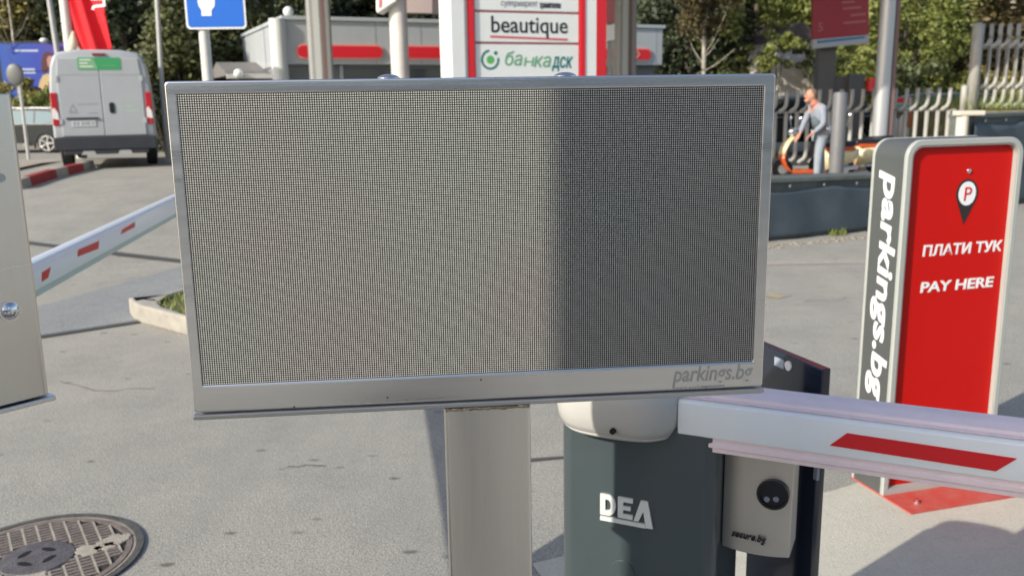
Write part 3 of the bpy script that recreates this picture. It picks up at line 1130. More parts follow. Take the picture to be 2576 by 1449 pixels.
for (cx_, cy_, r_) in ((0.46, -0.12, 0.14), (0.72, -0.04, 0.15), (-0.10, -0.40, 0.17), (0.62, -0.14, 0.10)):
    b = MB()
    poly = []
    for i in range(22):
        a = 2 * math.pi * i / 22
        rr = mr * r_ * (0.75 + 0.5 * R_.random())
        poly.append((mr * cx_ + rr * math.cos(a), mr * cy_ + rr * 0.8 * math.sin(a)))
    b.prism(poly, 0.0044, 0.0118)
    b.obj('grit_patch', SAND, mh, bevel=0.002)

# ================================================================== outside the frame: unseen blocks added to shadow the screen and barrier
hd = Vector((math.sin(rad(SUN_AZ)), math.cos(rad(SUN_AZ)), 0))
ex, ez = loc(1384, 560, TS)
pe = TS @ Vector((ex, 0, 0)) - hd * 2.2
pr = thing('shadow_block', 'tall rendered block added unseen behind the viewer to shade the screen', 'wall', (pe.x, pe.y, 0), rad(-SUN_AZ))
b = MB()
b.box(0, 0.56, -0.32, 0.0, 0, 2.96)
b.obj('shaft', RENDERW, pr, bevel=0.01)
b = MB()
b.box(0.002, 0.56, -0.34, 0.0, 2.961, 3.02)
b.obj('cap', LEDGE, pr)
b = MB()
b.prism([(-0.253, 0), (-0.002, 0), (-0.002, 2.327), (-0.253, 2.117)], -0.30, -0.02, 'y')  # slanted wing added to shade the barrier cabinet below the sign
b.obj('shadow_wing', RENDERW, pr, bevel=0.01)

# ================================================================== BACKGROUND
# ------------------------------------------------------------------ the white van
VO = at(275, 425, 17.2)
VO.z = gz(VO.x, VO.y)
VY = rad(21.0)
TV = TM(VO, VY)
va = thing('van', 'white high roof delivery van seen from behind with a green sticker', 'van', VO, VY)
VW, VH, VL = 1.02, 2.20, 5.3


def vsec(y, k=1.0, top=1.0, z0=0.50):
    pts = [(-VW * k, z0), (VW * k, z0), (VW * k, 1.15), (VW * 0.985 * k, 1.5), (VW * 0.93 * k, 1.9 * top), (VW * 0.87 * k, 2.06 * top), (VW * 0.78 * k, 2.15 * top), (VW * 0.4 * k, VH * top)]
    pts += [(-x, z) for x, z in reversed(pts[2:])]
    return [(x, y, z) for x, z in pts]


b = MB()
b.loft([vsec(0.0, 0.955, 0.985), vsec(0.04, 0.985, 0.995), vsec(0.12), vsec(3.6), vsec(4.15, 0.98, 0.93)])
b.loft([[(x, y, min(z, 1.15 + (z - 1.15) * 0.9)) for x, y, z in vsec(4.151, 0.975, 0.93)], [(x, y, min(z, 1.25)) for x, y, z in vsec(4.6, 0.95, 0.9)], [(x, y, min(z, 0.98)) for x, y, z in vsec(5.3, 0.85, 0.9)]])
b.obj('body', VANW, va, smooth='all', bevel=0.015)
for s_ in (-1, 1):
    b = MB()
    xa, xb = (-0.83, -0.005) if s_ < 0 else (0.005, 0.83)
    pro = [(xa, 0.62), (xb, 0.62), (xb, 1.62), (xb * (0.95 if xb > 0.1 else 1), 2.04), (xa * (0.95 if xa < -0.1 else 1), 2.04), (xa, 1.62)]
    b.prism(pro, -0.022, 0.06, 'y')
    dr_ = b.obj('door', VANW, va, bevel=0.012)
    b = MB()
    b.box(xa + 0.02, xb - 0.02, -0.0245, -0.0225, 1.735, 1.742)
    b.obj('seam', VANSEAM, dr_)
    for zz in (1.62, 0.84):
        b = MB()
        hx_ = -0.86 if s_ < 0 else 0.80
        b.box(hx_, hx_ + 0.06, -0.035, 0.0, zz, zz + 0.10)
        b.obj('hinge', VANW, dr_, bevel=0.006)
    if s_ > 0:
        b = MB()
        b.prism(rrect(0.13, 0.235, 1.03, 1.235, 0.045, 5), -0.034, -0.0225, 'y')
        b.obj('handle', BLACK, dr_, bevel=0.004)
        for zz, xx, ww in ((1.14, 0.29, 0.11), (1.15, 0.47, 0.14), (1.07, 0.45, 0.27), (1.08, 0.3, 0.10)):
            b = MB()
            b.box(xx, xx + ww, -0.0245, -0.0225, zz, zz + 0.022)
            b.obj('sticker', mat('pale_green_print', (0.40, 0.52, 0.40), 0.6), dr_)
    else:
        b = MB()
        b.box(-0.73, -0.10, -0.05, -0.0225, 0.93, 0.965)
        b.obj('plate_lamp_bar', DKPLAST, dr_, bevel=0.004)
        b = MB()
        b.box(-0.64, -0.17, -0.034, -0.0225, 0.80, 0.91)
        pl = b.obj('number_plate', mat('plate_white', (0.55, 0.56, 0.57), 0.5), dr_)
        for i, (u, ww) in enumerate(((-0.60, 0.05), (-0.53, 0.05), (-0.44, 0.05), (-0.38, 0.04), (-0.33, 0.05), (-0.27, 0.02), (-0.235, 0.04))):
            b = MB()
            b.box(u, u + ww - 0.012, -0.036, -0.0342, 0.825, 0.885)
            b.obj('plate_mark', VANSEAM, pl)
        for zz, xx, ww in ((1.20, -0.48, 0.40), (1.04, -0.66, 0.18), (1.035, -0.3, 0.2)):
            b = MB()
            b.box(xx, xx + ww, -0.0245, -0.0225, zz, zz + 0.014)
            b.obj('sticker', VANSEAM, dr_)
        b = MB()
        b.ring([(-0.66, 1.07), (-0.50, 1.07), (-0.58, 1.22)], [(-0.635, 1.083), (-0.525, 1.083), (-0.58, 1.19)], -0.0245, -0.0225)
        b.obj('badge', VANSEAM, dr_)
    b = MB()
    o_ = 0.865 * s_
    xs_ = sorted((0.862 * s_, 0.995 * s_))
    b.prism([(xs_[0], 0.82), (xs_[1], 0.82), (xs_[1], 1.42), (xs_[0], 1.42)], -0.02, 0.08, 'y')
    tl = b.obj('tail_lamp', TAIL, va, bevel=0.015)
    b = MB()
    xs2 = sorted((0.868 * s_, 0.985 * s_))
    b.prism([(xs2[0], 0.95), (xs2[1], 0.93), (xs2[1] - 0.01, 1.06), (xs2[0] + 0.045, 1.15), (xs2[0], 1.12)], -0.024, -0.0205, 'y')
    b.obj('reversing_lamp', CLEAR, tl)
b = MB()
b.prism([(-1.02, 0.36), (1.02, 0.36), (1.02, 0.60), (0.86, 0.615), (-0.86, 0.615), (-1.02, 0.60)], -0.10, 0.25, 'y')
b.prism([(-0.84, 0.28), (0.84, 0.28), (0.84, 0.3595), (-0.84, 0.3595)], -0.085, 0.2, 'y')
bu = b.obj('bumper', DKPLAST, va, bevel=0.02)
for x in (-0.36, 0.36):
    b = MB()
    b.prism([(x - 0.15, 0.275), (x + 0.15, 0.275), (x + 0.11, 0.345), (x - 0.10, 0.345)], -0.094, -0.086, 'y')  # pale trapezoid laid on the lower bumper
    b.obj('pale_trapezoid', mat('trapezoid_grey', (0.5, 0.49, 0.47), 0.5, 0.5), bu)
b = MB()
b.box(-0.10, 0.16, -0.026, 0.02, 2.085, 2.13)
b.obj('brake_lamp', mat('dull_red_lamp', (0.22, 0.03, 0.03), 0.3), va, bevel=0.006)
b = MB()
b.prism(rrect(-0.40, 0.44, 1.83, 2.05, 0.02, 3), -0.028, -0.0232, 'y')
gs = b.obj('green_sticker', GREEN, va)
b = MB()
b.prism([(-0.385, 1.845), (-0.01, 1.845), (-0.09, 2.035), (-0.385, 2.035)], -0.030, -0.0284, 'y')
b.obj('sticker_field', mat('pale_green_field', (0.20, 0.42, 0.22), 0.5), gs)
for zz, xx, ww in ((2.0, -0.36, 0.22), (1.94, -0.36, 0.16), (1.88, -0.36, 0.26), (1.89, 0.06, 0.28)):
    b = MB()
    b.box(xx, xx + ww, -0.0315, -0.0303, zz, zz + 0.02)
    b.obj('print', PANELW if ww < 0.27 else GSAGE, gs)
for s_ in (-1, 1):
    for y in (1.05, 4.35):
        b = MB()
        M = Matrix.Translation((0.88 * s_, y, 0.345)) @ Matrix.Rotation(rad(90), 4, 'Y')
        b.loft([[M @ Vector((r_ * math.cos(a), r_ * math.sin(a), z_)) for a in [2 * math.pi * i / 28 for i in range(28)]] for r_, z_ in ((0.30, -0.115), (0.335, -0.10), (0.345, 0), (0.335, 0.10), (0.30, 0.115))])
        wh = b.obj('wheel', TYRE, va, smooth=True)
        b = MB()
        b.tube([M @ Vector((0, 0, 0.118 * s_)), M @ Vector((0, 0, 0.128 * s_))], 0.20, 20)
        b.obj('rim', ALLOY, wh)
b = MB()
b.box(-0.86, 0.86, 0.3, 4.6, 0.30, 0.4995)
b.obj('underbody', DKPLAST, va)
va.scale = (0.875, 1, 1)


# ------------------------------------------------------------------ cars
def make_car(label, paint, o, yaw, glass=None):
    t = thing('car', label, 'car', o, yaw)
    L_, H_ = 4.7, 1.45
    side = [(-2.3, 0.35), (-2.32, 0.62), (-2.22, 0.78), (-1.3, 0.90), (1.9, 0.95), (2.28, 0.88), (2.34, 0.55), (2.28, 0.33)]

    def sec(k, ww):
        return None
    b = MB()
    lo = [(x, z) for x, z in side]
    secs = []
    for yy, k in ((-0.88, 0.975), (-0.80, 1.0), (0.80, 1.0), (0.88, 0.975)):
        secs.append([(x * k, yy, 0.33 + (z - 0.33) * k) for x, z in lo])
    b.loft(secs)
    roof = [(-1.15, 0.915), (-0.45, 1.36), (0.2, H_), (1.55, 1.41), (2.08, 0.955)]
    secs = []
    for yy, k in ((-0.78, 0.0), (-0.62, 1.0), (0.62, 1.0), (0.78, 0.0)):
        secs.append([(x, yy if z > 1.2 else math.copysign(0.79, yy), z) for x, z in roof])
    b.loft([[(x, math.copysign(0.80 - (z - 0.9) * 0.34, -1), z) for x, z in roof], [(x, (0.80 - (z - 0.9) * 0.34), z) for x, z in roof]])
    b.obj('body', paint, t, smooth=True, bevel=0.02)
    for s_ in (-1, 1):
        for pts in ([(-0.98, 0.97), (-0.45, 1.30), (0.05, 1.38), (0.05, 0.97)], [(0.11, 0.97), (0.11, 1.385), (0.98, 1.375), (0.98, 0.97)], [(1.04, 0.97), (1.04, 1.37), (1.50, 1.34), (1.86, 1.0)]):
            b = MB()
            A_ = [(x, s_ * (0.806 - (z - 0.9) * 0.34), z) for x, z in pts]
            B_ = [(x, s_ * (0.79 - (z - 0.9) * 0.34), z) for x, z in pts]
            b.loft([A_, B_])
            b.obj('window', glass or GLASS, t)
        b = MB()
        b.tube([(-0.5, s_ * 0.6, 1.42), (0.3, s_ * 0.6, 1.485), (1.5, s_ * 0.6, 1.45)], 0.02, 8)
        b.obj('roof_rail', ALLOY, t)
        b = MB()
        b.box(-1.0, 1.9, s_ * 0.80 - 0.012, s_ * 0.80 + 0.012, 0.945, 0.966)
        b.obj('trim', ALLOY, t)
        for x in (-1.42, 1.42):
            b = MB()
            M = Matrix.Translation((x, s_ * 0.80, 0.325)) @ Matrix.Rotation(rad(90), 4, 'X')
            b.loft([[M @ Vector((r_ * math.cos(a), r_ * math.sin(a), z_)) for a in [2 * math.pi * i / 28 for i in range(28)]] for r_, z_ in ((0.28, -0.105), (0.315, -0.09), (0.325, 0), (0.315, 0.09), (0.28, 0.105))])
            wh = b.obj('wheel', TYRE, t, smooth=True)
            b = MB()
            b.tube([M @ Vector((0, 0, -0.108 * s_)), M @ Vector((0, 0, -0.112 * s_))], 0.07, 12)
            for q_ in range(5):
                a = 2 * math.pi * q_ / 5
                b.tube([M @ Vector((0.05 * math.cos(a), 0.05 * math.sin(a), -0.110 * s_)), M @ Vector((0.24 * math.cos(a), 0.24 * math.sin(a), -0.110 * s_))], [0.035, 0.045], 6)
            b.ring(circ(0, 0, 0.255, 24), circ(0, 0, 0.215, 24), -0.112, -0.106, 'z')
            for v in b.bm.verts[-96:]:
                v.co = M @ Vector((v.co.x, v.co.y, v.co.z * s_))
            b.obj('rim', ALLOY, wh)
            b = MB()
            arch = [(x + 0.385 * math.cos(a), s_ * 0.885, 0.325 + 0.385 * math.sin(a)) for a in [math.pi * i / 12 for i in range(13)]]
            b.tube(arch, 0.022, 6)
            b.obj('wheel_arch', DKPLAST, t)
    b = MB()
    b.box(-2.33, -2.25, -0.78, -0.45, 0.60, 0.74)
    b.obj('headlight', CLEAR, t, bevel=0.01)
    b = MB()
    b.box(-2.33, -2.25, 0.45, 0.78, 0.60, 0.74)
    b.obj('headlight', CLEAR, t, bevel=0.01)
    return t


cw = at(122, 391, 30)
make_car('dark estate car with pale roof rail parked beyond the white van', CARDK, (cw.x - 1.42, cw.y + 0.9, gz(cw.x, cw.y)), 0.0)
c2 = at(2330, 395, 25.5)
make_car('dark blue car behind the fence beside the white gas bottle rack', CARBL, (c2.x, c2.y, 0), rad(14), WINDK)
c3 = at(2000, 395, 23.5)
k3 = make_car('black car behind the fence at the edge of the display board', mat('black_car_paint', (0.012, 0.013, 0.016), 0.25, coat=0.6), (c3.x - 0.2, c3.y, 0), rad(8), BLACK)

# ------------------------------------------------------------------ red and white kerb at the van, kerbs behind
kp = [at(60, 497, 13.6), at(84, 489, 14.0), at(148, 463, 15.2), at(176, 450, 15.7), at(214, 432, 16.6), at(240, 421, 17.4)]
b = MB()
kt = thing('painted_kerb', 'red and white painted kerb curving up to the white van', 'kerb', (0, 0, 0))
for i in range(len(kp) - 1):
    p, q = kp[i], kp[i + 1]
    p = Vector((p.x, p.y, gz(p.x, p.y) - 0.02))
    q = Vector((q.x, q.y, gz(q.x, q.y) - 0.02))
    d = (q - p).normalized()
    n = Vector((-d.y, d.x, 0)) * 0.16
    p, q = p + d * 0.004, q - d * 0.004
    b = MB()
    up = Vector((0, 0, 0.17))
    b.loft([[p, p + n, p + n + up, p + up + n * 0.12], [q, q + n, q + n + up, q + up + n * 0.12]])
    b.obj('kerb_stone', KERBR if i % 2 == 1 else KERB, kt, bevel=0.012)

# ------------------------------------------------------------------ flag, poles, mirror, billboard
FO = at(170, 300, 22)
FO.z = gz(FO.x, FO.y)
fg = thing('flag', 'red hanging banner flag on a thick white pole behind the van', 'flag', FO)
TF = TM(FO, 0)
b = MB()
ht = 4.9
xq = loc(168, 60, TF)[0]
b.tube([(xq, 0, 0), (xq, 0, ht)], [0.12, 0.11], 14)
b.obj('pole', POLEW, fg, smooth=True)
fx0, fx1 = loc(178, 60, TF)[0], loc(276, 60, TF)[0]
zb_ = loc(220, 134, TF)[1]
b = MB()
NU, NV = 16, 30
gr = [[None] * (NU + 1) for _ in range(NV + 1)]
for j in range(NV + 1):
    for i in range(NU + 1):
        u, v = i / NU, j / NV
        gr[j][i] = b.bm.verts.new((fx0 + (fx1 - fx0) * u * (0.80 + 0.20 * (1 - v)), 0.10 * math.sin(u * 9 + v * 3.0) * u + 0.05 * math.sin(u * 17 + v * 8), zb_ + (ht - 0.2 - zb_) * v + 0.08 * math.sin(u * 8) * (1 - v)))
for j in range(NV):
    for i in range(NU):
        b.bm.faces.new((gr[j][i], gr[j][i + 1], gr[j + 1][i + 1], gr[j + 1][i]))
cl = b.obj('banner', mat('red_flag_cloth', (0.74, 0.012, 0.022), 0.75), fg, smooth='all')
so = cl.modifiers.new('solid', 'SOLIDIFY')
so.thickness = 0.008
b = MB()
b.tube([(fx0 - 0.06, 0.0, zb_ - 0.15), (fx0 + 0.02, -0.02, zb_ + 0.25), (fx0 + 0.04, -0.02, zb_ + 0.5)], [0.20, 0.12, 0.03], 10)
b.tube([(fx0 + 0.2, -0.03, zb_ - 0.14), (fx0 + 0.08, -0.03, zb_ + 0.2)], [0.12, 0.03], 8)
b.obj('tassel', mat('cream_cloth', (0.68, 0.62, 0.46), 0.9), fg, smooth='all')
t = text('ЛУКОЙЛ', 0.42, WHITE, fg, Matrix.Identity(4), bold=0.02, extrude=0.004)
t.data.transform(Matrix(((0, 0, 1, fx0 + 0.62), (0, 1, 0, -0.17), (1, 0, 0, zb_ + 0.95), (0, 0, 0, 1))) @ Matrix.Identity(4))


def pole(name, label, cat, top, bot, Y, r, matl, group=None, knob=False):
    p, q = at(*top, Y), at(*bot, Y)
    base = Vector((q.x, q.y, gz(q.x, q.y)))
    t = thing(name, label, cat, base, 0, group)
    b = MB()
    d = (p - q)
    e = q + d * ((7.5 - q.z) / d.z)
    b.tube([(0, 0, 0), tuple(q - base) if q.z > 0.1 else (0, 0, 0.1), tuple(e - base)], [r * 1.15, r, r * 0.8], 12)
    b.obj('shaft', matl, t, smooth=True)
    b = MB()
    b.tube([(0, 0, 0), (0, 0, 0.03)], r * 2.4, 14)
    b.obj('base_plate', matl, t)
    return t


pole('flagpole', 'thin pale flagpole beside the purple billboard', 'flagpole', (124, 0), (150, 170), 24, 0.07, POLEG)
pole('flagpole', 'thin pale flagpole between the van and the display board', 'flagpole', (395, 0), (407, 210), 19, 0.05, POLEG)

MO_ = at(38, 240, 21)
mi = thing('traffic_mirror', 'round grey back of a traffic mirror on a thin post at the left edge', 'mirror', (MO_.x, MO_.y, gz(MO_.x, MO_.y)))
TMi = TM(mi.location, 0)
mx_, mz_ = loc(38, 188, TMi)
b = MB()
b.tube([(mx_, -0.03, mz_), (mx_, 0.02, mz_)], 0.19, 28)
b.ball((mx_, -0.03, mz_), 0.19, sy=0.25, u=24)
q = b.obj('disc', mat('mirror_back_grey', (0.13, 0.135, 0.135), 0.5, 0.2, var=0.15, vscale=3), mi, smooth=True)
q.scale = (1, 1, 1.28)
q.location = (0, 0, -mz_ * 0.28)
b = MB()
b.tube([(mx_ + 0.05, 0.04, 0), (mx_ + 0.05, 0.04, mz_ - 0.05)], 0.035, 10)
b.obj('post', POLEG, mi, smooth=True)

BO = at(80, 255, 36)
bb = thing('billboard', 'blue and violet advertising billboard with a long haired figure, left of the van', 'billboard', (BO.x, BO.y, 0), rad(10))
TBb = TM(bb.location, rad(10))
bx0, bz0_ = loc(14, 252, TBb)
bx1, bz1_ = loc(200, 110, TBb)
b = MB()
b.box(bx0 - 0.1, bx1 + 0.1, 0.02, 0.30, bz0_ - 0.1, bz1_ + 0.1)
b.obj('frame', DKPLAST, bb)
ADV = bpy.data.materials.new('advert_print')
ADV.use_nodes = True
N, L = ADV.node_tree.nodes, ADV.node_tree.links
tc = N.new('ShaderNodeTexCoord')
g_ = N.new('ShaderNodeTexGradient')
L.new(tc.outputs['Generated'], g_.inputs[0])
rp = N.new('ShaderNodeValToRGB')
rp.color_ramp.elements[0].color = (0.035, 0.10, 0.42, 1)
rp.color_ramp.elements[1].color = (0.16, 0.07, 0.28, 1)
e_ = rp.color_ramp.elements.new(0.45)
e_.color = (0.04, 0.07, 0.40, 1)
L.new(g_.outputs[0], rp.inputs[0])
L.new(rp.outputs[0], N['Principled BSDF'].inputs['Base Color'])
b = MB()
b.box(bx0, bx1, 0.0, 0.019, bz0_, bz1_)
ad = b.obj('poster', ADV, bb)


def flat(name, pts, y, matl):
    b = MB()
    b.prism([loc(*p, TBb) for p in pts], y - 0.004, y, 'y')
    return b.obj(name, matl, ad)


flat('figure_dress', [(98, 250), (96, 225), (100, 205), (108, 190), (120, 186), (134, 190), (136, 250)], -0.001, mat('print_yellow', (0.60, 0.44, 0.22), 0.6))
flat('figure_hair', [(106, 182), (104, 160), (107, 142), (114, 132), (126, 132), (134, 140), (134, 186), (120, 178), (112, 186)], -0.006, mat('print_brown', (0.10, 0.035, 0.03), 0.6))
flat('figure_face', [(118, 150), (122, 142), (132, 142), (134, 168), (126, 172), (120, 166)], -0.011, mat('print_skin', (0.50, 0.25, 0.22), 0.6))
for x0_, x1_, y0_, y1_ in ((38, 96, 131, 126), (56, 88, 178, 173), (56, 90, 186, 182), (54, 104, 232, 228), (54, 96, 238, 235)):
    flat('print', [(x0_, y0_), (x1_, y0_), (x1_, y1_), (x0_, y1_)], -0.006, mat('print_pale', (0.5, 0.55, 0.7), 0.6))
b = MB()
for x in (bx0 + 0.6, bx1 - 0.6):
    b.box(x - 0.1, x + 0.1, 0.31, 0.5, 0, bz1_)
b.obj('stand', DKPLAST, bb)
b = MB()
lx_, lz_ = loc(117, 104, TBb)
b.ball((lx_, -0.3, lz_), 0.16, sz=0.6)
b.tube([(lx_, -0.2, lz_ - 0.02), (lx_, 0.1, lz_)], 0.03, 6)
b.obj('lamp', PANELW, bb, smooth=True)

# ------------------------------------------------------------------ blue road sign
RO = at(519, 190, 8.8)
rs = thing('road_sign', 'blue square road sign with white figure on a white round post', 'road sign', (RO.x, RO.y, 0), rad(3))
TR = TM(rs.location, rad(3))
rx0, rz0 = loc(470, 75, TR, -0.06)
rx1, _ = loc(621, 75, TR, -0.06)
rs_ = rx1 - rx0
b = MB()
b.prism(rrect(rx0, rx1, rz0, rz0 + rs_, 0.04, 6), -0.064, -0.052, 'y')
pb = b.obj('panel', SIGNW, rs, smooth=True)
b = MB()
b.prism(rrect(rx0 + 0.018, rx1 - 0.018, rz0 + 0.018, rz0 + rs_ - 0.018, 0.028, 6), -0.0675, -0.0645, 'y')
b.obj('blue_field', SIGNB, pb)
b = MB()
fig = [loc(*p, TR, -0.068) for p in ((507, 41), (532, 41), (532, 26), (540, 16), (540, 4), (536, -40), (503, -40), (497, 4), (500, 16), (507, 26))]
b.prism(fig, -0.0705, -0.0677, 'y')
b.obj('white_figure', WHITE, pb)
px_ = loc(519, 150, TR)[0]
b = MB()
b.tube([(px_, 0, 0), (px_, 0, rz0 + rs_ + 0.05)], 0.05, 16)
b.obj('post', POLEW, rs, smooth=True)
b = MB()
b.box(px_ - 0.07, px_ + 0.07, -0.052, 0.056, rz0 + 0.09, rz0 + 0.12)
b.obj('clamp', POLEG, rs)

# ------------------------------------------------------------------ filling station building
YF = rad(25)
SO = at(706, 180, 25)
TS2 = TM((SO.x, SO.y, 0), YF)
st = thing('station_building', 'low grey filling station shop with red capsule band and dark windows', 'building', TS2.translation, YF)
zt_ = loc(800, 52, TS2)[1]
xr = loc(1668, 90, TS2)[0]
zm = loc(860, 112, TS2, -0.05)[1]
zl = loc(860, 150, TS2, -0.05)[1]
zf = loc(860, 163, TS2)[1]
b = MB()
b.box(0.15, xr, 0.0, 7.0, zf, zt_)
fa = b.obj('fascia', FASCIA, st, bevel=0.03)
b = MB()
b.box(0.1, xr + 0.05, -0.06, 7.05, zt_ + 0.001, zt_ + 0.10)
b.obj('coping', mat('coping_pale', (0.46, 0.50, 0.52), 0.4), st)
for x in range(1, int(xr)):
    b = MB()
    b.box(x * 1.35, x * 1.35 + 0.015, -0.006, 0.002, zf + 0.02, zt_ - 0.01)
    if x * 1.35 < xr:
        b.obj('panel_joint', VANSEAM, fa)
b = MB()
b.box(0.2, xr - 0.1, 0.35, 6.8, 0, zf - 0.001)
b.obj('wall', mat('shop_wall', (0.22, 0.23, 0.24), 0.6), st)
b = MB()
b.tube([(0, 0.05, 0), (0, 0.05, zt_ + 0.02)], 0.22, 24)
b.obj('round_column', mat('round_column_white', (0.66, 0.68, 0.66), 0.4), st, smooth=True)
b = MB()
b.ball((0.35, 0.2, zt_ + 0.22), 0.14)
b.obj('beacon', PANELW, st, smooth=True)
for (a_, c_) in ((745, 966), (982, 1200), (1240, 1640)):
    xa, xb = loc(a_, 130, TS2, -0.05)[0], loc(c_, 136, TS2, -0.05)[0]
    hh = (zm - zl) / 2
    b = MB()
    b.prism(rrect(xa, xb, zl, zm, hh * 0.98, 8), -0.045, -0.001, 'y')
    cp = b.obj('capsule_panel', CAPRIM, st)
    b = MB()
    b.prism(rrect(xa + 0.05, xb - 0.05, zl + 0.05, zm - 0.05, hh * 0.95 - 0.05, 8), -0.06, -0.0455, 'y')
    b.obj('red_field', mat('capsule_red', (0.74, 0.015, 0.03), 0.4), cp)
    if a_ == 1240:
        for k in range(4):
            b = MB()
            u = xb - 0.45 - 0.17 * k
            zc_ = (zm + zl) / 2
            b.prism([(u, zc_), (u - 0.10, zm - 0.08), (u - 0.17, zm - 0.08), (u - 0.07, zc_), (u - 0.17, zl + 0.08), (u - 0.10, zl + 0.08)], -0.068, -0.0605, 'y')
            b.obj('chevron', mat('chevron_rose', (0.62, 0.30, 0.30), 0.5), cp)
    if a_ == 745:
        b = MB()
        u = xa + 0.42
        zc_ = (zm + zl) / 2
        b.prism([(u, zl + 0.05), (u + 0.16, zl + 0.05), (u + 0.28, zc_), (u + 0.1, zm - 0.06), (u + 0.2, zc_)], -0.068, -0.0605, 'y')
        b.obj('emblem', mat('emblem_rose', (0.72, 0.42, 0.36), 0.5), cp)
n_ = 0
x = 1.8
while x + 1.5 < xr:
    b = MB()
    b.box(x, x + 1.42, 0.30, 0.349, 0.5, zf - 0.12)
    wd = b.obj('window', mat('shop_glass', (0.09, 0.105, 0.12), 0.08, coat=0.5), st)
    b = MB()
    b.box(x - 0.09, x - 0.01, 0.24, 0.348, 0.0, zf - 0.02)
    b.obj('mullion', FASCIA, wd)
    x += 1.56

# annex with a sloping roof
AO = at(630, 185, 27)
an = thing('annex', 'small annex with shallow grey roof and pale eaves left of the shop', 'building', (AO.x, AO.y, 0), rad(25))
TA = TM(an.location, rad(25))
ax_0, azv = loc(572, 186, TA)
ax_1, _ = loc(735, 190, TA)
aze = loc(640, 190, TA)[1]
b = MB()
b.box(ax_0 + 0.3, ax_1, 0.3, 4, 0, aze - 0.12)
b.obj('wall', mat('annex_wall', (0.16, 0.17, 0.19), 0.7), an)
b = MB()
zpk = loc(725, 158, TA, 2.2)[1]
b.prism([(-0.15, aze), (2.2, zpk), (4.6, aze)], ax_0, ax_1 + 0.3, 'x')
b.obj('roof', ROOFG, an)
b = MB()
b.box(ax_0 - 0.05, ax_1 + 0.3, -0.27, -0.151, aze - 0.10, aze + 0.03)
b.obj('gutter', mat('eaves_pale', (0.56, 0.54, 0.50), 0.6), an)
b = MB()
sx_, sz_ = loc(598, 186, TA, -0.3)
b.ball((sx_, -0.4, sz_), 0.13)
b.tube([(sx_, -0.4, sz_), (sx_, -0.2, sz_ - 0.1)], 0.05, 8)
b.obj('floodlight', PANELW, an, smooth=True)

# ------------------------------------------------------------------ canopy of the station
cA = at(809, 190, 19.5)
cB = at(1570, 190, 21.5)
cC = at(2208, 400, 18.9)
cn = thing('station_canopy', 'filling station canopy on grey columns with brown strips', 'canopy', (cA.x, cA.y, 0), math.atan2(cB.y - cA.y, cB.x - cA.x))
TCn = TM(cn.location, cn.rotation_euler.z)
spn = math.hypot(cB.x - cA.x, cB.y - cA.y)
for (x, pa, pb_) in ((0.0, 780, 838), (spn, 1547, 1594)):
    b = MB()
    wd_ = (loc(pb_, 150, TCn)[0] - loc(pa, 150, TCn)[0]) / 2
    b.prism(rrect(x - wd_, x + wd_, -0.2, 0.2, 0.06, 4), 0, 5.2)
    cl_ = b.obj('column', COLG, cn, smooth=True)
    b = MB()
    b.box(x + wd_ * 0.10, x + wd_ * 0.42, -0.206, -0.2005, 0, 5.1)
    b.obj('strip', COLB, cl_)
    b = MB()
    b.box(x - wd_ * 0.55, x - wd_ * 0.02, -0.206, -0.2005, 0, 5.1)
    b.obj('pale_strip', mat('strip_pale', (0.52, 0.53, 0.51), 0.4), cl_)
b = MB()
b.box(-2.0, 11.4, -6.46, 4.2, 5.2, 5.9)
b.obj('roof', mat('canopy_roof', (0.5, 0.5, 0.5), 0.5), cn)
b = MB()
b.box(-2.05, 11.45, -6.52, -6.461, 5.2, 5.95)
b.obj('red_edge', PANELR, cn)

# tall pale pole that reaches down behind the fence
cc = thing('lamp_post', 'tall pale steel pole standing behind the bent bar fence', 'pole', (cC.x, cC.y, 0))
b = MB()
b.tube([(0, 0, 0), (0, 0, 0.4), (0, 0, 7.5)], [0.17, 0.155, 0.15], 18)
b.obj('shaft', mat('pole_silver', (0.50, 0.51, 0.53), 0.35, 0.4), cc, smooth=True)
b = MB()
b.box(0.16, 0.24, -0.05, 0.25, 0.0, 7.4)
b.obj('brown_strip', COLB, cc)

# dark pillar with the red price board
PO = at(2110, 300, 21.5)
pt_ = thing('board_pillar', 'dark grey pillar carrying a dull red price board with a blue strip', 'pillar', (PO.x, PO.y, 0), rad(-6))
TP = TM(pt_.location, rad(-6))
qx0, qx1 = loc(2058, 200, TP)[0], loc(2158, 200, TP)[0]
b = MB()
b.box(qx0, qx0 + (qx1 - qx0) * 0.42, 0.0, 0.45, 0, 6.5)
b.box(qx0 + (qx1 - qx0) * 0.4205, qx1, 0.05, 0.45, 0, loc(2120, 192, TP)[1])
b.obj('pillar', mat('pillar_dark_grey', (0.105, 0.105, 0.11), 0.55, var=0.06), pt_)
b = MB()
b.prism([loc(*p, TP, -0.25) for p in ((2044, 100), (2184, 88), (2184, -60), (2044, -60))], -0.30, -0.10, 'y')
rb = b.obj('red_board', mat('price_board_red', (0.33, 0.03, 0.045), 0.4), pt_)
b = MB()
b.prism([loc(*p, TP, -0.25) for p in ((2044, 124), (2184, 110), (2184, 89), (2044, 101))], -0.31, -0.10, 'y')
lw_ = b.obj('lower_panel', mat('pale_board', (0.42, 0.45, 0.48), 0.5), pt_)
b = MB()
b.prism([loc(*p, TP, -0.32) for p in ((2056, 110), (2176, 97), (2176, 92), (2056, 104))], -0.318, -0.3105, 'y')
b.obj('blue_strip', mat('strip_blue', (0.03, 0.18, 0.45), 0.5), lw_)
x, z = loc(2056, 80, TP, -0.31)
text('5', 0.28, PANELP, rb, Matrix.Translation((x, -0.303, z)), bold=0.01)
